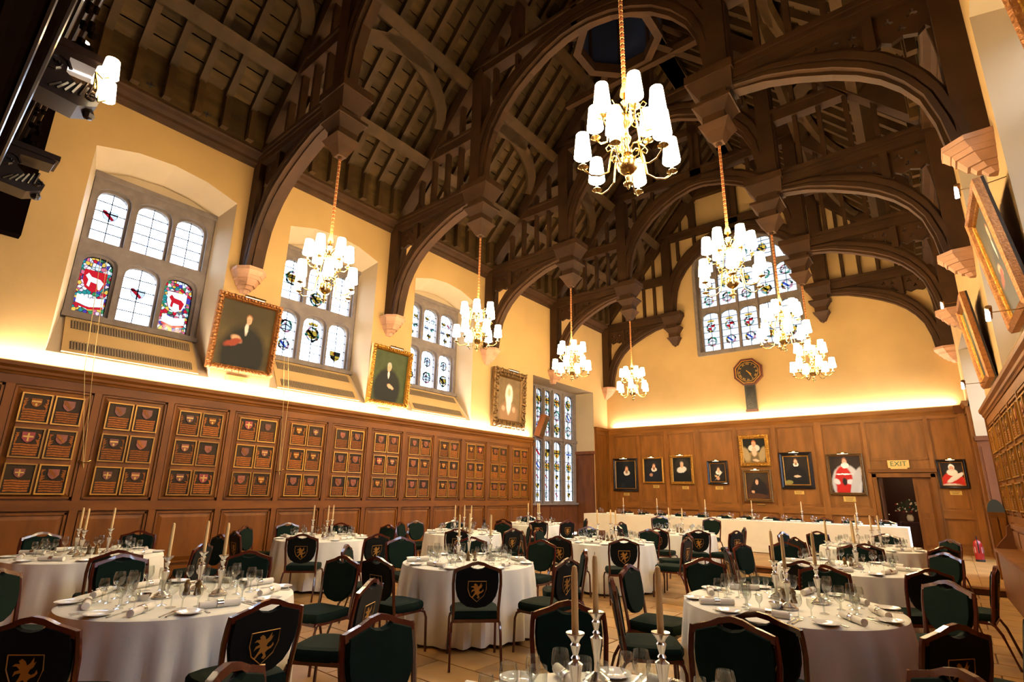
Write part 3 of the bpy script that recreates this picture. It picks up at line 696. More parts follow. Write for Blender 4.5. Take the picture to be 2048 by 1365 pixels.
def half_truss(gab=False):
    P = []; ad = lambda nm, mb, mt='truss_oak': P.append((nm, mb, mt))
    ad('wall_post', MB().box(-.05, .3, -.17, .17, 5.93, 8.72))
    ad('hammer_beam', MB().prism([(-.1, 8.36), (2.95, 8.36), (2.95, 8.69), (-.1, 8.69)], -.16, .16).box(0, 2.95, -.2, .2, 8.6, 8.69).box(0, 2.95, -.18, .18, 8.5, 8.56))
    e = MB().frustum(2.85, 3.42, -.2, .2, 8.2, 2.82, 3.58, -.3, .3, 8.5).box(2.8, 3.6, -.32, .32, 8.5, 8.66).box(2.95, 3.38, -.22, .22, 8.0, 8.22)
    ad('hammer_beam_capital', e)
    ad('pendant', MB().frustum(3.02, 3.38, -.18, .18, 7.82, 2.9, 3.5, -.28, .28, 8.0).box(2.88, 3.52, -.3, .3, 8.0, 8.06).box(3.02, 3.38, -.19, .19, 7.6, 7.82)
       .frustum(3.03, 3.37, -.17, .17, 7.52, 2.95, 3.45, -.25, .25, 7.64).frustum(3.12, 3.28, -.08, .08, 7.34, 3.03, 3.37, -.17, .17, 7.52).ball((3.2, 0, 7.33), .05, 8))
    ad('arched_brace', bands(BI, BO, .17))
    ad('hammer_post', MB().box(2.9, 3.22, -.16, .16, 8.66, 12.1).box(2.86, 2.93, -.12, .12, 8.66, 12.1))
    ad('main_arch', bands(MI, MO, .15))
    ad('side_rail', MB().prism([(1.45, 10.04), (2.92, 10.04), (2.92, 10.34), (1.7, 10.34)], -.13, .13).box(1.72, 2.92, -.17, .17, 10.27, 10.34))
    ad('collar', MB().box(2.6, 6.0, -.14, .14, 11.82, 12.1).box(2.9, 6.0, -.18, .18, 12.02, 12.1))
    pr = MB(); bar(pr, .0, 6.0, -.16, .16, 0, .34); ad('principal_rafter', pr)
    for x in (1.0, 1.47, 1.97, 2.44): ad('stud', MB().box(x-.045, x+.045, -.07, .07, 8.69, min(10.05, rz_(x)+.05)))
    for x in (1.97, 2.44): ad('stud', MB().box(x-.045, x+.045, -.07, .07, 10.34, rz_(x)+.05))
    ad('stud', MB().box(3.5, 3.6, -.07, .07, 10.9, 11.85)); ad('stud', MB().box(4.2, 4.3, -.07, .07, 11.4, 11.85))
    ad('queen_post', MB().box(4.1, 4.35, -.12, .12, 12.1, rz_(4.2)+.1)); ad('stud', MB().box(3.66, 3.74, -.07, .07, 12.1, rz_(3.7)+.05))
    ad('king_post', MB().box(5.78, 6.0, -.12, .12, 12.1, 15.0)); ad('upper_collar', MB().box(4.2, 6.0, -.12, .12, 13.44, 13.75))
    q = [(4.36-.55*(1-sin(t*pi/12)), 12.1+1.5*(1-cos(t*pi/12))*1.0) for t in range(7)]
    ad('queen_brace', MB().strip([(3.78+.0*t, 13.0) for t in range(7)][:0] or [(4.3-.5*(t/6)**2, 12.2+1.4*t/6) for t in range(7)], [(4.12-.5*(t/6)**2, 12.2+1.4*t/6) for t in range(7)], -.06, .06))
    # traceried spandrel
    ad('spandrel_stud', MB().box(.92, 1.06, -.13, .13, 7.78, 8.37))
    h = [trefoil(.47, 8.2, .075), trefoil(.75, 8.2, .075), trefoil(.61, 8.02, .06), trefoil(.42, 7.95, .04)]
    ad('tracery', MB().plate([(.3, 7.84), (.36, 7.92), (.45, 7.84), (.61, 7.9), (.75, 7.84), (.86, 7.92), (.93, 7.84), (.93, 8.37), (.3, 8.37)], h[:3], -.04, .04))
    h = [trefoil(1.18, 8.22, .06), trefoil(1.4, 8.25, .06), trefoil(1.64, 8.28, .045), trefoil(1.18, 8.06, .045)]
    ad('tracery', MB().plate([(1.06, 7.94), (1.25, 8.02), (1.72, 8.2), (2.1, 8.33), (2.1, 8.37), (1.06, 8.37)], h, -.04, .04))
    ad('cusped_lancet', MB().strip([(.3, 7.84), (.3, 7.6), (.3, 7.3)], [(.36, 7.84), (.325, 7.6), (.3, 7.3)], -.04, .04).strip([(.93, 7.84), (.93, 7.75)], [(.87, 7.84), (.92, 7.75)], -.04, .04))
    # stone corbel: half octagon stack
    c = MB()
    def oc(rx, ry, z0, r2, z1):
        A = [(0, -ry), (rx*.6, -ry), (rx, -ry*.45), (rx, ry*.45), (rx*.6, ry), (0, ry)]; B_ = [(a*r2, b*r2) for a, b in A]
        c.add([(a-.05, b, z0) for a, b in A]+[(a-.05, b, z1) for a, b in B_], [tuple(range(6)), tuple(range(11, 5, -1))]+[(i, i+6, (i+1) % 6+6, (i+1) % 6) for i in range(6)])
    oc(.53, .31, 5.87, 1, 5.94); oc(.46, .26, 5.79, 1.14, 5.87); oc(.42, .24, 5.72, 1.06, 5.79); oc(.32, .17, 5.60, 1.25, 5.72); oc(.24, .12, 5.53, 1.2, 5.60); oc(.14, .07, 5.46, 1.4, 5.53)
    ad('corbel', c, 'stone')
    return P
HT = [(nm, mb.mesh(nm, [mt]), mb.mesh(nm, [mt], mirror=True)) for nm, mb, mt in half_truss()]
for k, y in TR.items():
    root = struct('roof_truss', (0, y, 0)); c2 = XR(y)
    for nm, a, b in HT: ob(nm, a, root); ob(nm, b, root, (c2, 0, 0))

# daylight guides: the window openings the sky light comes through
def portal(loc, rz, w_, h_):
    l = bpy.data.lights.new('window_daylight', 'AREA'); l.shape = 'RECTANGLE'; l.size, l.size_y = w_, h_; l.cycles.is_portal = True
    o = bpy.data.objects.new('window_daylight', l); C.objects.link(o); o.location = loc; o.rotation_euler = (R(90), 0, rz)
for c in WC:
    portal((-.85, c, 5.75), R(-90), 2.1, 2.8); portal((XR(c)+.85, c, 5.75), R(90), 2.1, 2.8)
portal((-1.05, -3.2, 3.4), R(-90), 4.1, 4.4); portal((XR(-3.2)+1.05, -3.2, 3.4), R(90), 4.1, 4.4); portal((5.93, .45, 9.2), 0, 3.8, 5)

# ================================================================ CHANDELIERS
def chandelier_proto():
    t = thing('chandelier', 'x', 'chandelier')
    body = [(.0, 0), (.015, .01), (.02, .05), (.05, .06), (.05, .075), (.018, .09), (.025, .13), (.03, .15), (.02, .17), (.06, .19), (.095, .23), (.107, .28), (.095, .33), (.06, .37), (.03, .39), (.055, .41), (.06, .44), (.03, .47), (.02, .52), (.045, .56), (.05, .6), (.025, .64), (.02, .72), (.05, .76), (.07, .82), (.055, .88), (.025, .92), (.02, 1.0), (.045, 1.04), (.02, 1.08), (.012, 1.14), (.0, 1.2)]
    MB().lathe(body, 14).build('stem_and_globe', 'brass', t, smooth=True)
    s_ = MB().lathe([(.066, .0), (.088, -.01), (.062, .25), (.066, .25)], 12).disc(.064, .245, 12)
    for tier, (R_, z0, zc, dz) in enumerate(((.46, .42, .22, .38), (.33, .9, .70, .62))):
        arm = MB().tube([(.03, 0, z0), (.09, 0, z0+.07), (.15, 0, z0+.05), (.17, 0, z0-.03), (.2, 0, zc-.03), (R_*.62, 0, zc-.075), (R_*.82, 0, zc-.075), (R_*.97, 0, zc-.02), (R_, 0, zc+.01)], .009, 6)
        arm.tube([(.15, 0, z0+.05), (.19, 0, z0+.09), (.22, 0, z0+.05), (.2, 0, z0+.01), (.165, 0, z0+.03)], .006, 5).tube([(.06, 0, z0-.05), (.1, 0, z0-.1), (.15, 0, z0-.1), (.16, 0, z0-.05), (.12, 0, z0-.04)], .006, 5)
        am = arm.mesh('arm', ['brass'], True)
        cup = MB().lathe([(0, -.01), (.03, 0), (.055, .015), (.05, .02), (.015, .02), (.018, .05), (.013, .06)], 12).mesh('drip_pan', ['brass'], True)
        cd = MB().lathe([(.013, .05), (.013, .15), (0, .15)], 8).mesh('candle_tube', ['wax'], True)
        sh = MB().lathe([(.066, 0), (.090, 0), (.0655, .26), (.062, .26), (.087, .004)], 14).disc(.06, .2, 14).mesh('lamp_shade', ['shade'], True)
        for k in range(6):
            a = pi/3*k+(pi/6 if tier else 0); x, y = R_*cos(a), R_*sin(a)
            ob('arm', am, t, rot=(0, 0, a)); ob('drip_pan', cup, t, (x, y, zc)); ob('candle_tube', cd, t, (x, y, zc)); ob('lamp_shade', sh, t, (x, y, zc+.13))
    n = 22; H = 1.64; rp = MB(); z = 1.2
    for k in range(n): rp.tube([(0, 0, 1.2+H*k/n), (0, 0, 1.2+H*(k+.5)/n), (0, 0, 1.2+H*(k+.97)/n)], [.017, .026, .017], 6)
    rp.build('rope_sleeve', 'rope_red', t, kind='stuff'); MB().lathe([(.05, 1.13), (.04, 1.2), (.02, 1.26)], 10).build('rope_collar', 'rope_gold', t)
    rg = MB()
    for k in range(n): rg.tube([(0, 0, 1.2+H*(k-.02)/n), (0, 0, 1.2+H*(k+.06)/n)], .024, 6)
    rg.build('rope_binding', 'rope_gold', t, kind='stuff')
    return t
ch0 = chandelier_proto()
first = True
for k in 'ABCD':
    for sd in (0, 1):
        x = 3.2 if sd == 0 else XR(TR[k])-3.2
        nm = {'A': 'nearest', 'B': 'second', 'C': 'third', 'D': 'farthest'}[k]
        lab = '%s chandelier of the %s row, twelve pale shades on brass arms' % (nm, ('left', 'right')[sd])
        c = ch0 if first else dup(ch0); first = False
        c.location = (x, TR[k], 4.545); c.rotation_euler = (0, 0, .35+.17*sd+.1*ord(k)); c['label'] = lab; c['group'] = 'brass chandeliers in two rows'

# ================================================================ CARVED SCREEN AT THE NEAR END
scr = thing('carved_screen', 'black carved wooden organ screen with scrolled brackets at top left', 'screen', (0, 0, 0))
prof = [(-20.9, 4.75), (-19.75, 4.75), (-19.7, 4.85), (-19.6, 4.95), (-19.6, 5.05), (-19.45, 5.15), (-19.45, 5.3), (-19.38, 5.42), (-19.36, 6.4), (-19.3, 6.5), (-19.28, 6.62), (-19.2, 6.75), (-19.15, 6.85), (-19.15, 6.95), (-19.05, 7.05), (-19.05, 7.15), (-20.9, 7.15)]
MB().prism(prof, .02, 11.5, 'x').build('entablature', 'screen_black', scr)
for z, y in ((5.1, -19.52), (5.38, -19.4), (5.95, -19.36), (6.45, -19.33), (6.7, -19.22), (6.9, -19.13), (7.1, -19.04)): MB().tube([(.02, y, z), (11.5, y, z)], .022, 6).build('bead_moulding', 'screen_gloss', scr)
MB().box(.0, .22, -20.9, -18.86, 5.3, 8.3).build('wall_pilaster', 'screen_black', scr)
for x in (1.5, 4.15, 6.8):
    cb = MB().prism([(-19.4, 5.45), (-19.05, 5.42), (-18.9, 5.5), (-18.88, 5.6), (-18.98, 5.68), (-19.1, 5.66), (-19.2, 5.74), (-19.2, 5.92), (-18.85, 5.94), (-18.82, 6.04), (-19.4, 6.1)], x-.16, x+.16, 'x')
    cb.box(x-.2, x+.2, -19.4, -18.8, 6.0, 6.08)
    for sx in (-.17, .17):
        cb.tube([(x+sx, -19.3+.13*cos(t*.7)*(1-t/14), 5.78+.13*sin(t*.7)*(1-t/14)) for t in range(13)], .018, 5)
        cb.tube([(x+sx, -18.96+.06*cos(t*.8)*(1-t/14), 5.58+.06*sin(t*.8)*(1-t/14)) for t in range(12)], .014, 5)
        for q in range(6): cb.tube([(x+sx, -19.3+q*.06, 5.5+q*.01), (x+sx*1.1, -19.22+q*.05, 5.58+q*.03)], .014, 4)
    cb.ball((x, -18.93, 5.46), .06, 8)
    cb.build('scroll_bracket', 'screen_gloss', scr)
    lv = MB()
    for q in range(16):
        a = q*.5; lv.ball((x+.12*cos(a*2.1), -19.12+.05*sin(a*3), 6.14+q*.045), .05-.0012*q, 6)
    lv.build('carved_foliage', 'screen_black', scr)
for i, (x, nm) in enumerate(((4.5, 'lower'), (1.75, 'upper'))):
    t = thing('sconce_lamp', '%s cluster of white shaded lamps on the carved screen' % nm, 'lamp', (x, -18.9, 5.77 if i == 0 else 7.75))
    if i: MB().tube([(0, -.17, -.62), (0, -.1, 0)], .02, 6).build('post', 'brass', t)
    for dx, dy, dz in ((.0, .014, .01), (-.12, -.02, -.07), (.06, .02, -.31)):
        MB().tube([(0, -.1, 0), (dx, dy-.05, dz-.05), (dx, dy, dz)], .01, 5).build('arm', 'brass', t)
        MB().lathe([(.07, .02), (.085, .02), (.065, .22), (.06, .22)], 12, dx, dy, dz).disc(.06, dz+.2, 12, dx, dy).build('lamp_shade', 'shade_sconce', t, smooth=True)

# ================================================================ HERALDIC PLAQUES
def plaque_parts(v):
    rn = random.Random(v*5+3); w_, h_ = .185, .227
    fr = MB(); 
    for a, b, c, d in ((-w_, w_, -h_, -h_+.02), (-w_, w_, h_-.02, h_), (-w_, -w_+.02, -h_+.02, h_-.02), (w_-.02, w_, -h_+.02, h_-.02)): fr.box(a, b, -.028, 0, c, d)
    bd = MB().box(-w_+.015, w_-.015, -.010, 0, -h_+.015, h_-.015)
    s = rn.choice([.062, .07, .075]); zc = .085
    sh = MB().prism([(-s, zc+s), (s, zc+s), (s, zc-.2*s), (.6*s, zc-.8*s), (0, zc-1.15*s), (-.6*s, zc-.8*s), (-s, zc-.2*s)], -.022, -.010)
    ch = MB(); k = v % 4
    if k == 0: ch.prism([(-s*.8, zc-.2*s), (0, zc+.5*s), (s*.8, zc-.2*s), (s*.8, zc-.5*s), (0, zc+.2*s), (-s*.8, zc-.5*s)], -.027, -.022)
    if k == 1: ch.box(-s*.9, s*.9, -.027, -.022, zc+.1*s, zc+.45*s); ch.box(-s*.2, s*.2, -.027, -.022, zc-.8*s, zc-.2*s)
    if k == 2: ch.prism([(-s*.9, zc+.9*s), (-s*.4, zc+.9*s), (s*.6, zc-.6*s), (s*.3, zc-.8*s), (-.9*s, zc+.4*s)], -.027, -.022)
    if k == 3: ch.box(-s*.15, s*.15, -.027, -.022, zc-.8*s, zc+.8*s); ch.box(-s*.8, s*.8, -.0275, -.022, zc-.05*s, zc+.25*s)
    lt_ = MB()
    if v % 3:      # scrolling mantling on both sides
        for sx in (-1, 1):
            for q in range(6): lt_.prism([(sx*(.085+.045*rn.random()), zc+.06-q*.03), (sx*(.15), zc+.045-q*.03+.02*rn.random()), (sx*(.12+.03*rn.random()), zc+.02-q*.033)], -.016, -.010)
    for q in range(5):
        z = -.02-q*.036; e = .012*rn.random(); lt_.prism([(-.145+e, z), (-.05, z+.006), (.05, z-.002), (.145-e, z+.004), (.145-e, z-.022), (.03, z-.026), (-.06, z-.018), (-.145+e, z-.024)], -.016, -.010)
    return [('frame', fr.mesh('frame', ['plaque_frame'])), ('board', bd.mesh('board', ['plaque_board'])), ('shield', sh.mesh('shield', [rn.choice(['plaque_shield', 'plaque_shield', 'plaque_red', 'plaque_letter'])])),
            ('charge', ch.mesh('charge', ['plaque_gold' if v % 2 else 'plaque_letter'])), ('lettering', lt_.mesh('lettering', ['plaque_letter']))]
PQ = [plaque_parts(v) for v in range(8)]
def plaques(loc, rz, sg, ks, wall):
    MM = Matrix.Translation(loc) @ Matrix.Rotation(rz, 4, 'Z'); n = 0
    for k in ks:
        for ri, z in enumerate((2.69, 2.163, 1.63)):
            for ci in (0, 1):
                dx = -.203 if ci == 0 else .194
                P = MM @ Vector(((-18.46+.48+1.085*k)*sg+dx, -.076, z))
                word = ('upper', 'middle', 'lower')[ri]+(' left', ' right')[ci]
                which = ('%s bay from the left' % ORD[k]) if wall == 'left wall' else ('%s bay from the far end' % ORD[11-k])
                t = thing('heraldic_plaque', '%s carved shield plaque in the %s, %s panelling' % (word, which, wall), 'plaque', P, rz, 'heraldic plaques on the %s panelling' % wall)
                for nm, me in PQ[random.randrange(8)]: ob(nm, me, t)
plaques((0, 0, 0), R(90), 1, range(12), 'left wall')
plaques((RX, 0, 0), R(-90)+RZ, -1, range(6, 12), 'right wall')

# ================================================================ PORTRAITS
def canvas(name, bgc, layers):
    m = bpy.data.materials.new(name); m.use_nodes = True; nt = m.node_tree; N = nt.nodes; L = nt.links; b = N['Principled BSDF']
    b.inputs['Roughness'].default_value = .6; b.inputs['Specular IOR Level'].default_value = .2
    tc = N.new('ShaderNodeTexCoord'); no = N.new('ShaderNodeTexNoise'); no.inputs['Scale'].default_value = 5
    L.new(tc.outputs['Generated'], no.inputs['Vector'])
    mx = N.new('ShaderNodeMix'); mx.data_type = 'RGBA'; c = lin(bgc); mx.inputs[6].default_value = tuple(q*.6 for q in c[:3])+(1,); mx.inputs[7].default_value = tuple(q*1.5 for q in c[:3])+(1,)
    L.new(no.outputs['Fac'], mx.inputs[0]); out = mx.outputs[2]
    sub = N.new('ShaderNodeVectorMath'); sub.operation = 'SUBTRACT'; sub.inputs[1].default_value = (.5, .5, .5)
    wob = N.new('ShaderNodeVectorMath'); wob.operation = 'MULTIPLY_ADD'; wob.inputs[1].default_value = (.05, 0, .05)
    n3 = N.new('ShaderNodeTexNoise'); n3.inputs['Scale'].default_value = 9; L.new(tc.outputs['Generated'], n3.inputs['Vector'])
    L.new(n3.outputs['Color'], sub.inputs[0]); L.new(sub.outputs[0], wob.inputs[0]); L.new(tc.outputs['Generated'], wob.inputs[2])
    for (cx, cz, rx, rz_2, ang, soft, col) in layers:
        mp = N.new('ShaderNodeMapping'); mp.vector_type = 'TEXTURE'; mp.inputs['Location'].default_value = (cx, .5, cz); mp.inputs['Rotation'].default_value = (0, R(ang), 0); mp.inputs['Scale'].default_value = (rx, 1e3, rz_2)
        ln = N.new('ShaderNodeVectorMath'); ln.operation = 'LENGTH'; mr = N.new('ShaderNodeMapRange')
        mr.inputs['From Min'].default_value = 1+soft; mr.inputs['From Max'].default_value = 1-soft
        q = N.new('ShaderNodeMix'); q.data_type = 'RGBA'; q.inputs[7].default_value = lin(col)
        L.new(wob.outputs[0], mp.inputs[0]); L.new(mp.outputs[0], ln.inputs[0]); L.new(ln.outputs['Value'], mr.inputs['Value']); L.new(mr.outputs[0], q.inputs[0]); L.new(out, q.inputs[6]); out = q.outputs[2]
    L.new(out, b.inputs['Base Color']); MATS[name] = m; return name
def face(cx, cz, s, ruff=None, skin='#d9a07c', hair='#6d4a32', beard=None):
    L_ = []
    if ruff: L_.append((cx, cz-s*.75, s*ruff, s*ruff*.62, 0, .12, '#d8d0c0'))
    L_.append((cx, cz+.35*s, s*.66, s*.8, 0, .15, hair)); L_.append((cx, cz, s*.56, s*.8, 0, .15, skin))
    if beard: L_.append((cx, cz-.5*s, s*.46, s*.5, 0, .3, beard))
    L_ += [(cx-.2*s, cz+.1*s, .09*s, .05*s, 0, .4, '#4a2f22'), (cx+.2*s, cz+.1*s, .09*s, .05*s, 0, .4, '#4a2f22'), (cx+.03*s, cz-.1*s, .06*s, .16*s, 0, .5, '#c98a68'), (cx, cz-.34*s, .16*s, .05*s, 0, .4, '#a5503c')]
    return L_
def frame_mb(w_, h_, t, d, carved=0):
    m_ = MB(); x, z = w_/2, h_/2
    def ring(o, i, y0, y1):
        for A in (((-x+o, -z+o), (x-o, -z+o), (x-i, -z+i), (-x+i, -z+i)), ((x-o, -z+o), (x-o, z-o), (x-i, z-i), (x-i, -z+i)), ((x-o, z-o), (-x+o, z-o), (-x+i, z-i), (x-i, z-i)), ((-x+o, z-o), (-x+o, -z+o), (-x+i, -z+i), (-x+i, z-i))):
            m_.add([(A[0][0], y0, A[0][1]), (A[1][0], y0, A[1][1]), (A[2][0], y1, A[2][1]), (A[3][0], y1, A[3][1])], [(0, 1, 2, 3)])
    ring(0, 0, -d*.6, -d*.6)
    ring(0, t*.35, -d*.75, -d); ring(t*.35, t*.6, -d, -d*.7); ring(t*.6, t*.8, -d*.7, -d*.85); ring(t*.8, t, -d*.85, -d*.3)
    for A in (((-x, -z), (x, -z)), ((x, -z), (x, z)), ((x, z), (-x, z)), ((-x, z), (-x, -z))):
        m_.add([(A[0][0], 0, A[0][1]), (A[1][0], 0, A[1][1]), (A[1][0], -d*.75, A[1][1]), (A[0][0], -d*.75, A[0][1])], [(0, 1, 2, 3)])
    if carved:
        rn = random.Random(5); P = 2*(w_+h_); n = int(P/carved)
        for k in range(n):
            q = k/n*P
            if q < w_: c = (-x+q, -z)
            elif q < w_+h_: c = (x, -z+q-w_)
            elif q < 2*w_+h_: c = (x-(q-w_-h_), z)
            else: c = (-x, z-(q-2*w_-h_))
            s = carved*rn.uniform(.42, .62); m_.ball((c[0]*(1-.0*s)*(1-t*.35/x), -d*.9, c[1]*(1-t*.35/z)), s, 6, 0, .9)
            if k % 2: m_.tube([(c[0]*(1+.01/x), -d*.8, c[1]), (c[0]*(1-t*.5/x), -d*1.15, c[1]*(1-t*.2/z)), (c[0]*(1-t*.8/x), -d*.8, c[1]*(1-t*.8/z))], s*.4, 5)
    return m_
def portrait(label, x, z, w_, h_, mt, frame_m, t=.07, d=.06, carved=0, slip=None, loc=None, rz=0, tilt=0, light=True, group=None, y=.0):
    o = thing('portrait', label, 'painting', loc or (x, y, z), 0, group, rot=(R(-tilt), 0, rz))
    if tilt: o.rotation_euler = (Matrix.Rotation(rz, 3, 'Z') @ Matrix.Rotation(R(tilt), 3, 'X')).to_euler()
    frame_mb(w_, h_, t, d, carved).build('frame', frame_m, o, smooth=bool(carved))
    if slip: frame_mb(w_-2*t+.03, h_-2*t+.03, t*.35, d*.5).build('inner_slip', slip, o)
    MB().add([(-w_/2+t*.9, -.018, -h_/2+t*.9), (w_/2-t*.9, -.018, -h_/2+t*.9), (w_/2-t*.9, -.018, h_/2-t*.9), (-w_/2+t*.9, -.018, h_/2-t*.9), (-w_/2+t*.9, -.01, -h_/2+t*.9), (w_/2-t*.9, -.01, h_/2-t*.9)], [(0, 1, 2, 3)]).build('painted_canvas', mt, o)
    if light:
        pl = MB().tube([(0, -.02, h_/2), (0, -.1, h_/2+.05), (0, -.17, h_/2+.01)], .008, 5).build('picture_light', 'brass', o)
        MB().tube([(-w_*.16, -.18, h_/2), (w_*.16, -.18, h_/2)], .022, 8).build('lamp_housing', 'brass', pl)
        MB().box(-w_*.15, w_*.15, -.19, -.17, h_/2-.026, h_/2-.02).build('lit_tube', 'bulb_strip', pl)
    return o
def pic_lamp(x, z, rz=0, e=3.0, loc=None):
    l = bpy.data.lights.new('picture_lamp', 'SPOT'); l.energy = e; l.color = (1, .74, .5); l.spot_size = R(120); l.spot_blend = .8; l.shadow_soft_size = .05
    q = bpy.data.objects.new('picture_lamp', l); C.objects.link(q); q.location = loc or (x, -.3, z); q.rotation_euler = (R(18), 0, rz); return q
def nplate(x, z, what, w_=.24, h_=.1, loc=None, rz=0):
    t = thing('name_plate', 'small brass name plate below the %s' % what, 'plate', loc or (x, .0, z), rz)
    MB().box(-w_/2, w_/2, -.012, 0, -h_/2, h_/2).build('plate', 'name_plate', t)
    lm = MB()
    for q in range(3): lm.box(-w_*.38+.01*q, w_*.38-.02*q, -.0135, -.012, h_*.22-q*h_*.24, h_*.3-q*h_*.24)
    lm.build('engraved_lines', 'gilt_dark', t)
YW = -.078
G = 'portraits on the end wall'
c1 = canvas('canvas_ruff_beard', '#101418', [(.5, .2, .42, .38, 0, .1, '#14181f'), (.35, .12, .1, .08, 0, .3, '#22252c')]+face(.56, .66, .13, 1.15, beard='#8a6a4a'))
c2 = canvas('canvas_small_ruff', '#131418', [(.5, .12, .42, .42, 0, .1, '#171922'), (.38, .3, .09, .07, 0, .3, '#b98a6a')]+face(.55, .64, .14, 1.1, beard='#7d5a3c'))
c3 = canvas('canvas_oval', '#0c0c0c', [(.5, .5, .46, .48, 0, .05, '#1d1a16'), (.5, .1, .42, .4, 0, .1, '#0d0d0f'), (.48, .5, .26, .13, -8, .12, '#d8d0c0')]+face(.5, .68, .15, None, hair='#8a7a66'))
c4 = canvas('canvas_staff', '#14100e', [(.5, .12, .4, .42, 0, .1, '#1b1412'), (.4, .3, .12, .05, 30, .3, '#c9a06a'), (.55, .32, .3, .015, -40, .4, '#d8cfa8'), (.5, .2, .09, .09, 0, .3, '#c49070')]+face(.55, .62, .15, 1.25, beard='#b09a80'))
c5 = canvas('canvas_lady', '#0f1210', [(.5, .12, .46, .34, 0, .08, '#8c7040'), (.5, .1, .2, .3, 0, .1, '#6d5a38'), (.12, .36, .16, .3, -20, .2, '#a88f66'), (.88, .36, .16, .3, 20, .2, '#a88f66'), (.5, .6, .25, .15, 0, .12, '#dcd2bc'), (.5, .46, .11, .2, 0, .2, '#e0b896'), (.55, .1, .14, .05, 10, .3, '#dcb490')]+face(.5, .76, .15, None, hair='#b0622c'))
c6 = canvas('canvas_side', '#3a241a', [(.5, .85, .5, .3, 0, .4, '#2c2418'), (.55, .3, .36, .42, 0, .1, '#1a1214'), (.4, .12, .5, .1, 0, .1, '#4a2c1c'), (.3, .28, .06, .05, 0, .4, '#d2a074'), (.52, .66, .15, .14, 0, .15, '#120e10')]+face(.48, .62, .11))
c7 = canvas('canvas_black_gown', '#1c1612', [(.5, .2, .42, .45, 0, .1, '#0e0d10'), (.52, .3, .13, .04, 0, .2, '#c9b08c'), (.16, .1, .16, .07, 0, .2, '#8a8040')]+face(.5, .78, .11, 1.0, beard='#8c6a4a'))
c8 = canvas('canvas_red_robe', '#241a14', [(.5, .25, .46, .5, 0, .06, '#b8b2a8'), (.42, .3, .28, .42, 0, .08, '#b02418'), (.44, .5, .26, .02, 0, .2, '#e8e0d6'), (.45, .08, .3, .18, 0, .1, '#b01e14'), (.2, .3, .1, .07, 20, .2, '#cfc8bc'), (.6, .3, .1, .07, -20, .2, '#cfc8bc'), (.44, .3, .07, .1, 0, .2, '#201a18'), (.78, .28, .12, .45, 25, .1, '#b0aaa0')]+face(.5, .82, .12, 1.0, skin='#d98a6c', beard='#d8ccbc'))
c9 = canvas('canvas_red_robe_small', '#1c1410', [(.5, .15, .5, .42, 0, .06, '#c42a1c'), (.6, .34, .42, .1, -28, .1, '#ded6c8'), (.4, .02, .4, .08, 0, .2, '#d8d0c4')]+face(.5, .7, .19, 1.2, skin='#e09078', hair='#e8e2d8', beard='#dcd2c4'))
for args in (
    ('dark portrait of bearded man in ruff, first from left on end wall', .805, 2.33, 1.07, 1.28, c1, 'ebony', 'gilt', .1, 0, 'leftmost dark portrait', .0, .24),
    ('gilt framed portrait of man in small ruff, second from left on end wall', 1.99, 2.49, .85, .98, c2, 'gilt', None, .065, 0, 'second small portrait', .08, .24),
    ('ornate gilt portrait of man in wide white collar, third on end wall', 3.14, 2.5, .88, 1.07, c3, 'gilt', None, .1, .055, 'ornate oval portrait', .08, .24),
    ('small black framed portrait of bearded man holding a staff', 4.45, 2.38, .72, .83, c4, 'ebony', 'gilt', .09, 0, 'small black framed portrait', .0, .26),
    ('ornate gilt portrait of a lady with large lace collar', 5.75, 3.12, .97, 1.07, c5, 'gilt', None, .13, .07, None, 0, 0),
    ('portrait of seated figure in dark cap below the lady portrait', 5.75, 1.93, .93, 1.08, c6, 'gilt_dark', 'gilt', .09, 0, 'dark cap portrait', .05, .26),
    ('large black framed portrait of man in black gown, hands clasped', 7.0, 2.43, .99, 1.18, c7, 'ebony', 'gilt', .12, 0, 'black gown portrait', 0, .28),
    ('large portrait of standing judge in red robe and white cloak', 8.38, 2.3, .99, 1.27, c8, 'gilt_dark', 'gilt', .07, 0, 'large red robe portrait', 0, .32),
    ('small dark framed portrait of judge in red, right of the doorway', 10.95, 2.29, .66, .8, c9, 'ebony', 'gilt', .08, 0, 'small red robe portrait', 0, .26)):
    lab, x, z, w_, h_, cm, fm, sl, t, cv, pn, dx, pw = args
    portrait(lab, x, z, w_, h_, cm, fm, t, .06, cv, sl, light=cm != c5, group=G, y=YW)
    if cm != c5: pic_lamp(x, z+h_/2+.02, e=9)
    if pn: nplate(x+dx, z-h_/2-.12, pn, pw, .11 if pw < .3 else .16, loc=(x+dx, -.053, z-h_/2-.12))
cA = canvas('canvas_gown', '#4e4122', [(.5, .9, .6, .3, 0, .5, '#3a3018'), (.5, .2, .42, .45, 0, .15, '#17150f'), (.35, .42, .1, .05, 20, .3, '#c89a78'), (.3, .36, .16, .05, -20, .2, '#8c3a24'), (.5, .6, .03, .09, 0, .3, '#d8cfc0')]+face(.52, .74, .085, None, hair='#8a5a38'))
cB = canvas('canvas_suit', '#3c4424', [(.45, .25, .38, .4, 0, .1, '#181a17'), (.55, .3, .1, .04, 20, .2, '#d0a080'), (.46, .54, .03, .07, 0, .3, '#e0d8cc')]+face(.46, .67, .1, None, hair='#b0a898'))
cC = canvas('canvas_wig', '#6d5738', [(.5, .15, .4, .3, 0, .15, '#8c6a48'), (.5, .6, .16, .24, 0, .15, '#e0d6c0'), (.5, .42, .1, .25, 0, .2, '#e8e0d2'), (.28, .28, .07, .06, 0, .3, '#d09a7c'), (.72, .28, .07, .06, 0, .3, '#d09a7c'), (.5, .66, .07, .1, 0, .2, '#d9a888')])
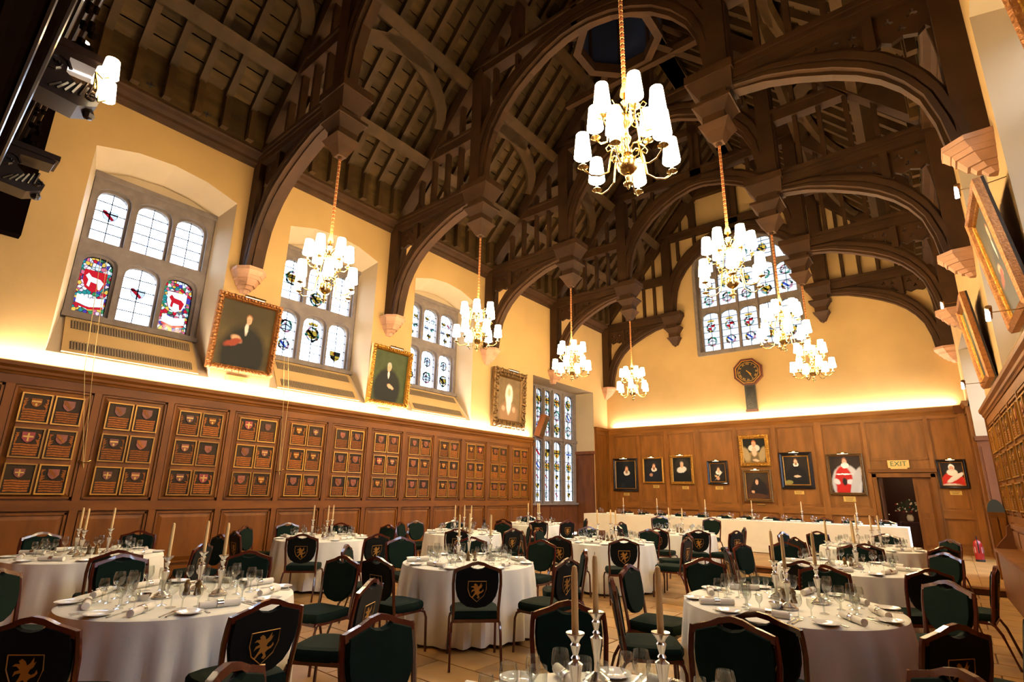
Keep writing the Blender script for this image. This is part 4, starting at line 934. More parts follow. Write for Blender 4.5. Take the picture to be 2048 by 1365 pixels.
def wall_portrait(lab, side, s, z0, w_, h_, cm, fm, t, cv, tilt, light=True, plate=None, sl=None):
    if side == 'L': MM = Matrix.Rotation(R(90), 4, 'Z'); rz = R(90); xl = s
    else: MM = Matrix.Translation((RX, 0, 0)) @ Matrix.Rotation(R(-90)+RZ, 4, 'Z'); rz = R(-90)+RZ; xl = -s
    P = MM @ Vector((xl, -.05-sin(R(tilt))*h_/2, z0+h_/2*cos(R(tilt))))
    o = portrait(lab, 0, 0, w_, h_, cm, fm, t, .1, cv, sl, loc=P, rz=rz, tilt=tilt, light=light and side == 'L', group='portraits on the side walls')
    if side == 'R': MB().box(-w_/2, w_/2, 0, .03, -h_/2, h_/2).build('back_board', 'ebony', o)
    if plate: nplate(0, 0, plate, .42, .1, loc=MM @ Vector((xl, -.004, z0-.12)), rz=rz)
    return o
wall_portrait('portrait of gowned man holding a red book, nearest on left wall', 'L', -15.26, 3.8, 1.3, 1.55, cA, 'gilt_red', .12, .07, 4, plate='nearest left wall portrait')
wall_portrait('portrait of bald man in dark suit, middle of left wall', 'L', -11.57, 3.63, 1.28, 1.5, cB, 'gilt', .12, .07, 4, plate='bald man portrait')
wall_portrait('portrait of man in long white wig, heavy carved dark frame', 'L', -6.72, 3.55, 1.66, 1.9, cC, 'gilt_dark', .27, .13, 2, plate='white wig portrait')
wall_portrait('tilted gilt portrait on the right wall, middle one', 'R', -11.55, 3.62, 1.3, 1.6, cA, 'gilt_red', .12, 0, 7, plate=None, sl='gilt')
wall_portrait('tilted gilt portrait on the right wall, farthest one', 'R', -7.2, 3.62, 1.25, 1.6, cB, 'gilt_red', .12, 0, 5.5, sl='gilt')
wall_portrait('tilted gilt portrait on the right wall, nearest one', 'R', -15.62, 3.7, 1.3, 1.6, cC, 'gilt_red', .12, 0, 5, sl='gilt')
# bracketed picture spotlights standing out from the right wall
MR = Matrix.Translation((RX, 0, 0)) @ Matrix.Rotation(R(-90)+RZ, 4, 'Z')
for s, z, lab, on in ((12.0, 5.2, 'lit spotlight on a rod above the middle right wall portrait', 1), (6.2, 5.5, 'lit spotlight on a rod above the farthest right wall portrait', 1),
                      (12.3, 3.55, 'lamp on a thin arm below the middle right wall portrait', 1), (7.3, 3.62, 'lamp on a thin arm below the farthest right wall portrait', 1)):
    t = thing('spotlight', lab, 'lamp', MR @ Vector((s, 0, z)), R(-90)+RZ)
    MB().tube([(0, 0, .02), (-.02, -.2, 0), (0, -.42, 0)], .006, 5).build('rod', 'brass', t)
    MB().tube([(-.06, -.44, -.05), (.06, -.44, .05)], .03, 8).build('lamp_head', 'brass', t); MB().tube([(-.05, -.45, -.075), (.05, -.45, .03)], .022, 8).build('bulb', 'lamp_white' if on else 'brass', t)

# ================================================================ CLOCK, EXIT SIGN, SMALL FITTINGS
ck = thing('clock', 'octagonal black and gold clock with trunk case under the big window', 'clock', (5.8, -.0, 5.93))
oc8 = lambda rr: [(rr*cos(pi/8+k*pi/4), rr*sin(pi/8+k*pi/4)) for k in range(8)]
MB().prism(oc8(.52), -.1, 0).build('case', 'clock_rim', ck); MB().plate(oc8(.52), [oc8(.43)], -.13, -.1).build('outer_rim', 'clock_rim', ck)
MB().plate(oc8(.45), [oc8(.425)], -.135, -.125).build('gold_edge', 'gilt', ck)
MB().prism(oc8(.43), -.11, -.1).build('dial', 'clock_black', ck)
cr = lambda rr, n=32: [(rr*cos(2*pi*k/n), rr*sin(2*pi*k/n)) for k in range(n)]
MB().plate(cr(.355), [cr(.34)], -.118, -.11).build('gold_ring', 'gilt', ck)
def text(body, size, parent, loc, mt, rot=(R(90), 0, 0), name='numeral', ext=.003):
    cu = bpy.data.curves.new(name, 'FONT'); cu.body = body; cu.size = size; cu.extrude = ext; cu.align_x = 'CENTER'; cu.align_y = 'CENTER'; cu.materials.append(MATS[mt])
    o = bpy.data.objects.new(name, cu); C.objects.link(o); o.parent = parent; o.location = loc; o.rotation_euler = rot
    bpy.context.view_layer.update(); me = bpy.data.meshes.new_from_object(o); me.name = name; q = ob(name, me, parent, loc, rot); bpy.data.objects.remove(o); return q
for k, s_ in enumerate(['XII', 'I', 'II', 'III', 'IIII', 'V', 'VI', 'VII', 'VIII', 'IX', 'X', 'XI']):
    a = k*pi/6; text(s_, .1, ck, (.285*sin(a), -.113, .285*cos(a)), 'plaque_gold', (R(90), a, 0))
for ang, ln, wd, nm in ((R(132), .17, .014, 'hour_hand'), (R(147), .27, .010, 'minute_hand')):
    MB().prism([(-wd, -.07), (wd, -.07), (wd*1.3, ln*.6), (0, ln), (-wd*1.3, ln*.6)], -.125, -.12).build(nm, 'gilt', ck).rotation_euler = (0, ang, 0)
MB().box(-.17, .19, -.09, 0, -1.36, -.44).build('trunk', 'clock_black', ck); MB().box(-.12, .14, -.1, -.09, -1.28, -.55).build('trunk_door', 'ebony', ck)
MB().box(-.19, .21, -.11, 0, -1.45, -1.36).build('base_moulding', 'clock_rim', ck)
ex = thing('exit_sign', 'brass coloured EXIT sign with green letters above the doorway', 'sign', (9.75, -.078, 2.585))
MB().box(-.26, .26, -.06, 0, -.11, .11).build('plate', 'exit_plate', ex); text('EXIT', .2, ex, (0, -.063, 0), 'exit_green', name='letters'); MB().box(-.2, .2, -.09, 0, -.17, -.11).build('lamp_trough', 'exit_plate', ex)
sp = thing('speaker', 'tilted dark wooden speaker box on the end of the left cornice', 'speaker', (.12, -5.12, 3.42), rot=(R(-14), R(12), 0))
MB().box(-.12, .12, -.12, .12, 0, .8).build('cabinet', 'panel_dark', sp); MB().box(.12, .13, -.1, .1, .05, .75).build('speaker_cloth', 'roof_oak', sp)
for i, (y, yb, lab) in enumerate(((-17.72, -17.46, 'nearest pair of window pull cords looped on a wall cleat'), (-14.33, -14.2, 'second pair of window pull cords looped on a wall cleat'))):
    t = thing('window_cord', lab, 'cord', (.14, y, 0))
    for d in (0, .09): MB().tube([(.06, -.12+d, 5.3 if i == 0 else 4.4), (.06, d*1.2, 3.4), (.0, yb-y+d*.15, 1.9), (.0, yb-y+.02, 1.82)], .005, 5).build('cord', 'cord', t)
    MB().tube([(-.03, yb-y-.06, 1.92), (.0, yb-y+.02, 1.9), (-.03, yb-y+.1, 1.94)], .012, 6).build('cleat', 'brass', t)
fe = thing('fire_extinguisher', 'red fire extinguisher standing by the right end of end wall', 'extinguisher', (11.16, -1.85, .125))
MB().lathe([(0, 0), (.085, .0), (.09, .03), (.09, .4), (.07, .47), (.03, .5), (.03, .53)], 16).build('cylinder', 'red_enamel', fe, smooth=True)
MB().lathe([(.092, .0), (.092, .05)], 16).build('base_ring', 'rubber', fe); MB().box(-.015, .015, -.09, .04, .53, .56).box(-.012, .012, -.1, .0, .57, .59).build('handle', 'rubber', fe)
MB().tube([(0, -.03, .54), (.0, -.12, .45), (0, -.11, .2)], .012, 6).build('hose', 'rubber', fe); MB().lathe([(.0915, .2), (.0915, .34)], 8).build('paper_label', 'white_paint', fe)
# oak bench and glazed stand along the right wall
bn = thing('settle', 'long oak settle with solid front against the right wall', 'bench', MR @ Vector((7.0, 0, 0)), R(-90)+RZ)
MB().box(0, 4.6, -.42, -.14, .0, .74).build('solid_front', 'panel_dark', bn); MB().box(-.04, 4.64, -.46, -.12, .74, .78).build('seat_board', 'panel_oak', bn)
MB().box(0, 4.6, -.16, -.12, .78, 1.18).build('back_panel', 'panel_oak', bn); MB().box(-.02, 4.62, -.19, -.11, 1.12, 1.2).build('top_rail', 'panel_oak', bn)
for k in range(6): MB().box(.1+k*.78, .74+k*.78, -.18, -.16, .84, 1.08).build('back_board', 'panel_oak', bn)
MB().prism([(-.46, .74), (-.12, .74), (-.12, 1.2), (-.16, 1.22), (-.24, 1.14), (-.26, 1.0), (-.36, .88)], -.06, -.01, 'x').build('curved_arm', 'panel_dark', bn)
st = thing('display_stand', 'oak stand with arched glass top at far end of right wall', 'stand', (11.46, -5.3, .0))
MB().box(-.13, .13, -.3, .3, 0.13, 1.36).build('cabinet', 'panel_oak', st)
MB().frustum(-.1, -.01, -.32, -.3, .3, -.1, -.01, -.32, -.3, 1.25).build('panel', 'panel_oak', st); MB().frustum(.02, .11, -.32, -.3, .3, .02, .11, -.32, -.3, 1.25).build('panel', 'panel_oak', st)
MB().prism([(.13*cos(pi*k/10), 1.36+.24*sin(pi*k/10)) for k in range(11)], -.26, .26).build('arched_glass', 'glass_dark', st)

# flowers in the back room
tb = thing('side_table', 'dark side table in the room beyond the doorway', 'table', (9.85, 2.0, .12))
MB().box(-.45, .35, -.3, .3, .72, .76).build('table_top', 'mahogany', tb)
for sx in (-.4, .3):
    for sy in (-.25, .25): MB().box(sx-.025, sx+.025, sy-.025, sy+.025, 0, .72).build('leg', 'mahogany', tb)
fw = thing('flower_arrangement', 'white and red flower arrangement on the table beyond the doorway', 'flowers', (9.72, 1.9, .88))
MB().lathe([(.05, 0), (.09, .03), (.1, .14), (.07, .2), (.08, .22)], 12).build('vase', 'china', fw, smooth=True)
lf = MB(); pw = MB(); prd = MB()
for k in range(150):
    a = random.uniform(0, 2*pi); rr = .34*random.random()**.5; z = .3+.42*random.random()*(1-rr/.5); lf.prism([(rr*cos(a), z), (rr*cos(a)+.05, z+.03), (rr*cos(a)+.02, z+.09)], rr*sin(a)-.004, rr*sin(a)+.004)
for k in range(42):
    a = random.uniform(0, 2*pi); rr = .36*random.random()**.5; z = .3+.5*random.random()*(1-rr/.6); (prd if k % 5 == 0 else pw).ball((rr*cos(a), rr*sin(a), z), .026, 6)
lf.build('foliage', 'leaf', fw, kind='stuff'); pw.build('white_blossom', 'petal_white', fw, kind='stuff'); prd.build('red_blossom', 'petal_red', fw, kind='stuff')

# ================================================================ CHAIRS  (faces +y, origin on the floor under the seat centre)
def in_back(x, z, y=0): # back plane leans 9 degrees
    a = R(9); return (x, -.205+y*cos(a)-(z-.46)*sin(a), .46+(z-.46)*cos(a)+y*sin(a)*0)
GRIF = [(-.02, .075), (.0, .06), (.012, .035), (.03, .05), (.05, .085), (.05, .05), (.065, .06), (.05, .025), (.03, .01), (.022, -.01), (.04, -.02), (.06, -.01), (.07, .01), (.078, -.01), (.06, -.03), (.035, -.04), (.02, -.055), (.035, -.085), (.02, -.1), (.0, -.09), (.01, -.07), (-.005, -.05), (-.025, -.06), (-.05, -.09), (-.07, -.085), (-.05, -.07), (-.03, -.035), (-.022, -.01), (-.05, -.015), (-.07, -.03), (-.06, -.0), (-.03, .01), (-.05, .03), (-.075, .03), (-.06, .045), (-.03, .045), (-.04, .06), (-.03, .07)]
def chair_proto():
    t = thing('banquet_chair', 'x', 'chair')
    # seat cushion
    s = MB(); n = 5
    ol = [(-.2, -.21), (.2, -.21), (.225, -.1), (.235, .1), (.215, .2), (.12, .235), (-.12, .235), (-.215, .2), (-.235, .1), (-.225, -.1)]
    lv = [(.40, .96), (.42, 1.0), (.455, 1.0), (.475, .95), (.483, .75)]
    vs = [(x*k, y*k, z) for z, k in lv for x, y in ol]; m_ = len(ol)
    s.add(vs, [(i*m_+k, i*m_+(k+1) % m_, (i+1)*m_+(k+1) % m_, (i+1)*m_+k) for i in range(4) for k in range(m_)]+[tuple(range(m_)), tuple(range(5*m_-1, 4*m_-1, -1))])
    s.build('seat', 'velvet', t, smooth=True)
    fr = MB()
    for a, b, c, d in ((-.21, .21, .19, .215), (-.21, .21, -.215, -.19), (-.215, -.19, -.2, .2), (.19, .215, -.2, .2)): fr.box(a, b, c, d, .375, .405)
    fr.build('seat_frame', 'mahogany', t)
    # padded back: front pad, rear pad
    top = [(-.2, .845), (-.13, .868), (-.075, .885), (-.045, .868), (0, .86), (.045, .868), (.075, .885), (.13, .868), (.2, .845)]
    sd = [(.207, .75), (.203, .68), (.185, .61), (.15, .555), (.09, .515), (0, .5)]
    out = top+sd+[(-a, b) for a, b in reversed(sd[:-1])]
    def pad(y0, y1, k):
        q = MB(); c = (0, .69); o2 = [(c[0]+(a-c[0])*k, c[1]+(b-c[1])*k) for a, b in out]; n_ = len(out)
        q.add([in_back(a, b, y0) for a, b in out]+[in_back(a, b, y1) for a, b in o2], [tuple(range(n_)), tuple(range(2*n_-1, n_-1, -1))]+[(i, i+n_, (i+1) % n_+n_, (i+1) % n_) for i in range(n_)]); return q
    pad(0, .03, .94).build('backrest', 'velvet', t); pad(0, -.022, .96).build('back_panel', 'velvet_unlit', t)
    # frame
    side = [(.215, .375), (.212, .5), (.218, .6), (.226, .72), (.222, .8), (.215, .86)]
    rail = [(-.215, .86), (-.18, .872), (-.12, .89), (-.06, .918), (0, .93), (.06, .918), (.12, .89), (.18, .872), (.215, .86)]
    for sx in (-1, 1): MB().tube([in_back(sx*a, b) for a, b in side], .016, 6).build('back_post', 'mahogany', t, smooth=True)
    rl = MB()
    for i in range(len(rail)-1):
        (a, b), (c, d) = rail[i], rail[i+1]; h0 = .03 if abs(a) < .1 else .04; h1 = .03 if abs(c) < .1 else .04
        P = [in_back(a, b-h0, -.018), in_back(c, d-h1, -.018), in_back(c, d, -.014), in_back(a, b, -.014), in_back(a, b-h0, .02), in_back(c, d-h1, .02), in_back(c, d, .016), in_back(a, b, .016)]
        rl.add(P, [(0, 1, 2, 3), (4, 7, 6, 5), (3, 2, 6, 7), (0, 4, 5, 1)])
    rl.build('top_rail', 'mahogany', t)
    for sx in (-1, 1):
        MB().tube([(sx*.2, .17, .39), (sx*.228, .205, .37), (sx*.235, .222, .32), (sx*.236, .235, 0)], .0135, 6).build('leg', 'mahogany', t, smooth=True)
        MB().tube([(sx*.205, -.16, .4), (sx*.228, -.21, .37), (sx*.232, -.25, .3), (sx*.235, -.34, 0)], .0135, 6).build('leg', 'mahogany', t, smooth=True)
    # embroidered crest on the outside of the back
    sh = [(-.085, .75), (.085, .75), (.087, .68), (.065, .62), (.0, .565), (-.065, .62), (-.087, .68)]
    MB().tube([in_back(a, b, -.027) for a, b in sh+[sh[0]]], .0032, 4).build('crest_border', 'gold_thread', t)
    P = [in_back(a*.8, .672+b*.8, -.026) for a, b in GRIF]; MB().add(P, [tuple(range(len(P)))]).build('griffin_emblem', 'gold_thread', t)
    return t
CH = chair_proto(); used = [False]
def chair(x, y, z, face, label, group):
    c = CH if not used[0] else dup(CH); used[0] = True
    c.location = (x, y, z); c.rotation_euler = (0, 0, face); c['label'] = label; c['group'] = group

# ================================================================ TABLE WARE
def cloth_mesh(R0, H, seed):
    rn = random.Random(seed); n = 120; nf = rn.choice([22, 24, 26]); ph = rn.random()*6; m_ = MB(); vs = [(0, 0, 0)]; fs = []
    lv = [(.5, 0, 0), (.97, -.0, 0), (1.0, -.012, 0), (1.01, -.07, .006), (1.025, -.2, .018), (1.035, -.38, .03), (1.045, -.55, .042), (1.05, -H, .052)]
    for k, z, am in lv:
        for i in range(n):
            a = 2*pi*i/n; f_ = (1.7*abs(sin(nf*a/2+ph+.5*sin(3*a)))-1.05)+.35*sin((nf+7)*a+2*ph); rr = R0*k+am*f_
            vs.append((rr*cos(a), rr*sin(a), z+(.012*cos(4*a) if z < -.6 else 0)))
    fs += [(0, 1+i, 1+(i+1) % n) for i in range(n)]
    for j in range(len(lv)-1):
        for i in range(n): fs.append((1+j*n+i, 1+j*n+n+i, 1+j*n+n+(i+1) % n, 1+j*n+(i+1) % n))
    m_.add(vs, fs); return m_.mesh('tablecloth', ['linen'], True)
TBL = {'T1': (6.17, -17.95, 'large table at lower left'), 'T2': (6.23, -14.87, 'table in the centre foreground'), 'T3': (2.75, -17.79, 'table cut by the left edge'),
       'T4': (2.38, -14.44, 'table under the second window'), 'T5': (3.01, -11.65, 'table under the third window'), 'T6': (2.1, -7.95, 'table near the bay window'),
       'T7': (6.03, -11.09, 'middle table of the hall'), 'T8': (6.0, -7.85, 'table before the high table'), 'T9': (9.7, -14.89, 'large table at lower right'),
       'T10': (9.72, -11.83, 'second table along the right wall'), 'T11': (9.64, -8.45, 'farthest table along the right wall'), 'T12': (9.86, -17.94, 'table at the bottom edge')}
TR_ = .775
tt = MB().lathe([(0, .70), (.74, .70), (.74, .728), (0, .728)], 32).mesh('tabletop', ['panel_oak']); tp = MB().lathe([(.04, .03), (.04, .70)], 10).mesh('pedestal', ['ebony']); tf = MB().box(-.4, .4, -.03, .03, 0, .03).box(-.03, .03, -.4, .4, 0, .03).mesh('foot', ['ebony'])
cloths = [cloth_mesh(TR_, .725, s) for s in range(4)]
tk0 = list(TBL)
for i, k in enumerate(tk0):
    x, y, nm = TBL[k]
    t = thing('round_table', 'round folding table hidden under the cloth, %s' % nm, 'table', (x, y, 0), 0, 'round dining tables'); ob('tabletop', tt, t); ob('pedestal', tp, t); ob('foot', tf, t)
    c = ob('tablecloth', cloths[i % 4], None, (x, y, .757), (0, 0, i*1.3), label='white floor-length cloth on the %s' % nm, category='tablecloth', group='white round tablecloths')
# chairs
A_ = {  # angle offsets measured from the photograph; 0 = towards right wall, 90 = towards end wall
 'T1': [(-47, 1.42, 0), (-3, 1.36, 4), (36, 1.42, -6), (96, 1.48, 4), (139, 1.55, 0), (179, 1.62, 2), (-143, 1.52, 0)],
 'T2': [(-43, 1.30, 0), (-2, 1.40, 3), (37, 1.36, 0), (90, 1.50, 5), (132, 1.44, 0), (171, 1.6, -4), (-142, 1.45, 4), (-88, 1.36, 2)],
 'T3': [(-3, 1.0, 0), (38, 1.35, 5), (92, 1.5, 0), (146, 1.6, 0), (-176, 1.7, 3)],
 'T4': [(-44, 1.2, 0), (-2, 1.55, 0), (45, 1.4, 5), (92, 1.4, 0), (135, 1.4, 0), (172, 1.6, 0), (-148, 1.4, 5), (-95, 1.4, 0)],
 'T5': [(-50, 1.3, 0), (-6, 1.4, 0), (40, 1.3, 6), (95, 1.4, 0), (142, 1.5, 0), (178, 1.5, 0), (-152, 1.25, 0)],
 'T6': [(-50, 1.3, 0), (-18, 1.35, 0), (40, 1.3, 0), (135, 1.4, 0), (-90, 1.3, 8), (-140, 1.35, 0)],
 'T7': [(-52, 1.4, 0), (0, 1.38, 3), (42, 1.4, 0), (84, 1.25, 0), (135, 1.4, 0), (-170, 1.3, 5), (-135, 1.5, 0), (-92, 1.45, 0)],
 'T8': [(-54, 1.5, 0), (-28, 1.6, 10), (24, 1.25, 0), (82, 1.55, 0), (132, 1.5, 0), (178, 1.4, 0), (-130, 1.4, 0), (-84, 1.45, 0)],
 'T9': [(-84, 1.17, 0), (-42, 1.31, 3), (-9, 1.36, 6), (48, 1.44, 0), (89, 1.44, 0), (133, 1.50, 0), (178, 1.34, 6), (-141, 1.32, -6)],
 'T10': [(-99, 1.14, 0), (-53, 1.28, 0), (-13, 1.3, 6), (50, 1.42, 0), (93, 1.55, 4), (129, 1.5, 0), (165, 1.35, 0), (-157, 1.26, 4)],
 'T11': [(-87, 1.5, 0), (-50, 1.5, 0), (40, 1.35, 0), (87, 1.6, 0), (131, 1.5, 0), (168, 1.45, 0), (-134, 1.3, 0)],
 'T12': [(174, 1.49, 3), (130, 1.50, 0), (93, 1.41, 2), (52, 1.40, 0), (-149, 1.43, 0)]}
DIR = {0: 'right', 1: 'far right', 2: 'far', 3: 'far left', 4: 'left', 5: 'near left', 6: 'near', 7: 'near right'}
for k, L_ in A_.items():
    x, y, nm = TBL[k]; seen = {}
    for an, rr, tw in L_:
        d = DIR[round((an % 360)/45) % 8]
        seen[d] = seen.get(d, 0)+1
        ex_ = '' if seen[d] == 1 else 'second '
        rr = max(rr, 1.34); a = R(an); rc = rr-.24; px, py = x+rc*cos(a), y+rc*sin(a); z = .13 if py > -6.95 else 0
        if z: rr += .1; px, py = x+rc*cos(a), max(y+rc*sin(a), -6.68)
        chair(px, py, z, a+pi/2+R(tw), 'green velvet chair on the %s%s side of the %s' % (ex_, d, nm), 'green banquet chairs at the round tables')
# high table on the dais
hx0, hx1, hy0, hy1, hz = 1.28, 9.95, -4.12, -3.35, .93
m_ = MB().box(hx0, hx1, hy0, hy1, .14, hz)
ob('tablecloth', m_.mesh('tablecloth', ['linen']), None, label='long white cloth covering the high table on the dais', category='tablecloth')
ht = thing('high_table', 'long trestle table under the white cloth on the dais', 'table', (5.6, -3.73, .125))
MB().box(-4.3, 4.3, -.36, .36, .755, .79).build('tabletop', 'panel_oak', ht)
for q in (-4, -2, 0, 2, 4): MB().box(q-.03, q+.03, -.3, .3, 0, .755).build('trestle', 'panel_oak', ht)
for q, x in enumerate([2.14, 2.75, 3.36, 3.97, 4.68, 5.38, 6.03, 6.7, 7.3, 8.02, 8.68, 9.42]):
    chair(x, -2.95, .125, pi+random.uniform(-.06, .06), '%s green chair from the left behind the high table' % ORD[q], 'green chairs behind the high table')

# prototypes of small things
def lathe_mesh(nm, prof, mt, n=14): return MB().lathe(prof, n).mesh(nm, [mt], True)
wine = lathe_mesh('wine_glass', [(.033, 0), (.033, .002), (.005, .008), (.004, .075), (.012, .085), (.032, .105), (.038, .13), (.036, .16), (.031, .185)], 'glass')
small = lathe_mesh('small_wine_glass', [(.03, 0), (.03, .002), (.0045, .008), (.004, .06), (.012, .07), (.028, .09), (.032, .112), (.030, .135), (.026, .155)], 'glass')
port = lathe_mesh('port_glass', [(.027, 0), (.027, .002), (.004, .007), (.004, .05), (.01, .058), (.022, .075), (.025, .095), (.023, .12)], 'glass')
flute = lathe_mesh('water_goblet', [(.032, 0), (.032, .002), (.006, .01), (.005, .06), (.02, .07), (.034, .1), (.036, .15), (.034, .17)], 'glass')
plate_m = lathe_mesh('side_plate', [(0, .006), (.05, .006), (.058, .012), (.083, .018), (.085, .016), (.058, .004), (0, .0)], 'china', 20)
nap = MB().tube([(-.13, 0, .024), (-.128, 0, .024), (.128, 0, .024), (.13, 0, .024)], [.015, .024, .024, .015], 10).mesh('rolled_linen', ['napkin'], True)
nring = MB().tube([(-.02, 0, .024), (.02, 0, .024)], .0275, 12, cap=False).tube([(-.02, 0, .024), (-.017, 0, .024)], .0295, 12).tube([(.017, 0, .024), (.02, 0, .024)], .0295, 12).mesh('napkin_ring', ['silver'], True)
knife = MB().prism([(-.10, -.006), (.0, -.007), (.0, -.006), (.09, -.008), (.11, .0), (.09, .006), (0, .004), (-.1, .006)], 0, .003, 'z').mesh('knife', ['silver'])
fork = MB().prism([(-.1, -.007), (-.1, .007), (.04, .003), (.055, .012), (.1, .012), (.1, .007), (.065, .006), (.065, .002), (.1, .002), (.1, -.002), (.065, -.002), (.065, -.006), (.1, -.007), (.1, -.012), (.055, -.012), (.04, -.003)], 0.001, .0035, 'z').mesh('fork', ['silver'])
spoon = MB().prism([(-.1, -.006), (-.1, .006), (.03, .003), (.05, .016), (.075, .019), (.095, .012), (.1, 0), (.095, -.012), (.075, -.019), (.05, -.016), (.03, -.003)], .001, .005, 'z').mesh('spoon', ['silver'])
cs_m = [('base', lathe_mesh('base', [(0, 0), (.062, 0), (.066, .008), (.05, .018), (.055, .024), (.03, .04), (.014, .05)], 'silver', 18)), ('stem', lathe_mesh('stem', [(.014, .045), (.012, .08), (.016, .12), (.026, .175), (.028, .185), (.012, .195), (.018, .205), (.01, .215), (.016, .235), (.02, .25), (.012, .26)], 'silver', 12)), ('sconce', lathe_mesh('sconce', [(.012, .255), (.02, .27), (.036, .288), (.036, .292), (.014, .29)], 'silver', 14))]
cnd = MB().lathe([(.0135, 0), (.0125, .22), (.009, .245), (.0, .252)], 10).mesh('wax_body', ['wax'], True); wck = MB().tube([(0, 0, .25), (.001, 0, .262)], .0012, 4).mesh('wick', ['wick'])
mill = lathe_mesh('mill_body', [(.026, 0), (.028, .01), (.02, .03), (.018, .055), (.024, .07), (.022, .085), (.012, .095), (.014, .105), (0, .112)], 'gilt_dark', 12)
sauce = lathe_mesh('dish_bowl', [(0, .012), (.03, .0), (.032, .01), (.045, .03), (.05, .045), (.047, .045), (.03, .02)], 'silver', 16)
def simple(nm, me, label, cat, group, loc, rz=0): return ob(nm, me, None, loc, (0, 0, rz), label=label, category=cat, group=group)
near_t = ('T1', 'T2', 'T9', 'T12'); mid_t = ('T3', 'T4', 'T7', 'T10')
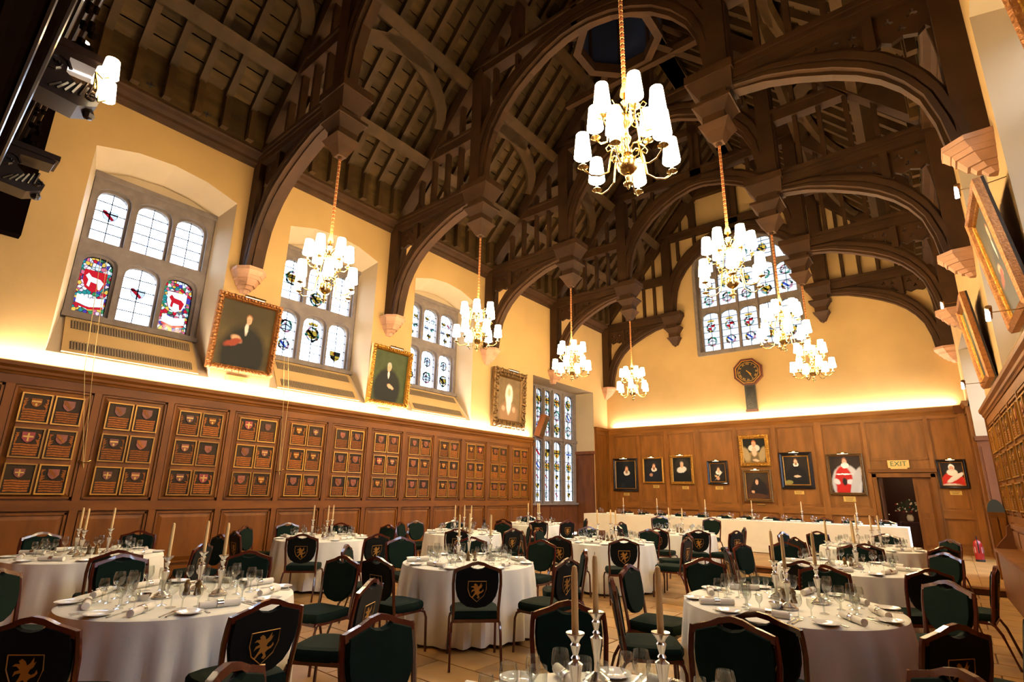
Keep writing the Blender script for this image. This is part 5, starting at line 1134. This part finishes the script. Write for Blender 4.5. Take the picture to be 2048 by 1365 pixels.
for ti, k in enumerate(TBL):
    x, y, nm = TBL[k]; z = .7585; rn = random.Random(ti+50)
    for s in range(8):
        an = R(45*s+rn.uniform(-4, 4)+2); d = DIR[s]; e = Vector((cos(an), sin(an), 0)); tg = Vector((-sin(an), cos(an), 0)); P0 = Vector((x, y, z))
        pl = '%s place, %s' % (d, nm)
        if k == 'T12' and s in (5, 6, 7, 0): continue
        q = P0+e*.60+tg*.03*rn.uniform(-1, 1)
        t = thing('napkin', 'rolled napkin, %s' % pl, 'napkin', q, an+pi/2+rn.uniform(-.5, .5) if rn.random() < .7 else an+rn.uniform(-.3, .3), 'rolled napkins in silver rings'); ob('rolled_linen', nap, t); ob('napkin_ring', nring, t)
        simple('side_plate', plate_m, 'white side plate, %s' % pl, 'plate', 'white side plates', P0+e*.66-tg*.23)
        gl = [(wine, 'wine_glass', 'tall wine glass', .43, .10), (small, 'small_wine_glass', 'small wine glass', .47, .19), (port, 'port_glass', 'tiny port glass', .40, .25)]
        if k in near_t: gl.append((flute, 'water_goblet', 'water goblet', .36, .02))
        if k not in near_t and k not in mid_t: gl = gl[:2]
        for me, n1, n2, ra, ta in gl: simple(n1, me, '%s, %s' % (n2, pl), 'glass', 'stemmed glasses on the round tables', P0+e*ra+tg*(ta+rn.uniform(-.015, .015)))
        if k in near_t:
            simple('knife', knife, 'silver knife, %s' % pl, 'cutlery', 'silver cutlery', P0+e*.63+tg*.17, an+pi+rn.uniform(-.1, .1)); simple('spoon', spoon, 'silver spoon, %s' % pl, 'cutlery', 'silver cutlery', P0+e*.63+tg*.205, an+pi+rn.uniform(-.1, .1)); simple('fork', fork, 'silver fork, %s' % pl, 'cutlery', 'silver cutlery', P0+e*.63-tg*.13, an+pi+rn.uniform(-.1, .1))
    if k == 'T12': cp = [(9.49, -17.48), (9.62, -17.86), (9.86, -17.62)]
    elif k == 'T1': cp = [(6.149, -18.1), (6.0, -17.79), (6.33, -17.77)]
    elif k == 'T2': cp = [(6.17, -14.99), (5.99, -14.62), (6.35, -14.62)]
    elif k == 'T9': cp = [(9.585, -14.72), (9.759, -15.12), (9.893, -14.71)]
    else:
        a0 = {'T4': 3.9, 'T3': 3.6, 'T7': 3.9, 'T10': 3.3, 'T11': 2.9}.get(k, rn.uniform(3, 4.5)); cp = [(x+.19*cos(a0+q*2*pi/3), y+.19*sin(a0+q*2*pi/3)) for q in range(3)]
    for q, (cx, cy2) in enumerate(sorted(cp, key=lambda p: (p[0]-10.8)**1*0+math.atan2(p[0]-10.81, p[1]+19.74))):
        w3 = ('left', 'middle', 'right')[q]
        t = thing('candlestick', 'silver candlestick, %s one of three, %s' % (w3, nm), 'candlestick', (cx, cy2, z), 0, 'silver candlesticks')
        for n1, me in cs_m: ob(n1, me, t)
        t = thing('candle', 'unlit ivory candle, %s one of three, %s' % (w3, nm), 'candle', (cx, cy2, z+.284), 0, 'ivory candles'); ob('wax_body', cnd, t); ob('wick', wck, t)
    for q, w3 in enumerate(('left', 'right')):
        simple('pepper_mill', mill, '%s small pepper mill in the centre, %s' % (w3, nm), 'mill', 'pepper mills', (x-.03+.075*q*cos(.7), y+.04+.09*q*sin(.7)-.02, z))
    simple('sauce_dish', sauce, 'small silver dish near the candlesticks, %s' % nm, 'dish', 'silver dishes', (x-.02, y-.27, z))
# high table ware
for q, x in enumerate([2.55, 3.70, 5.19, 6.48, 7.72, 8.94]):
    t = thing('candlestick', 'silver candlestick, %s from the left on the high table' % ORD[q], 'candlestick', (x, -3.75, hz+.001), 0, 'silver candlesticks')
    for n1, me in cs_m: ob(n1, me, t)
    t = thing('candle', 'unlit ivory candle, %s from the left on the high table' % ORD[q], 'candle', (x, -3.75, hz+.285), 0, 'ivory candles'); ob('wax_body', cnd, t); ob('wick', wck, t)
for q in range(12):
    x = 1.75+q*.69
    for j, (me, n1, n2) in enumerate(((wine, 'wine_glass', 'wine glass'), (small, 'small_wine_glass', 'small wine glass'))): simple(n1, me, '%s %s from the left on the high table' % (ORD[q], n2), 'glass', 'stemmed glasses on the high table', (x+j*.08, -3.86+j*.03, hz+.001))
    t = thing('napkin', '%s rolled napkin from the left on the high table' % ORD[q], 'napkin', (x+.25, -3.62, hz+.001), .3, 'rolled napkins in silver rings'); ob('rolled_linen', nap, t); ob('napkin_ring', nring, t)
    simple('side_plate', plate_m, '%s side plate from the left on the high table' % ORD[q], 'plate', 'white side plates', (x+.02, -3.6, hz+.001))
# card stand on the middle table
cdn = thing('menu_stand', 'dark menu card standing on the middle table of the hall', 'card', (5.85, -10.98, .7585), .5)
MB().box(-.05, .05, -.004, .004, .012, .17).build('card', 'panel_dark', cdn); MB().box(-.045, .045, -.02, .02, 0, .012).build('foot', 'ebony', cdn)
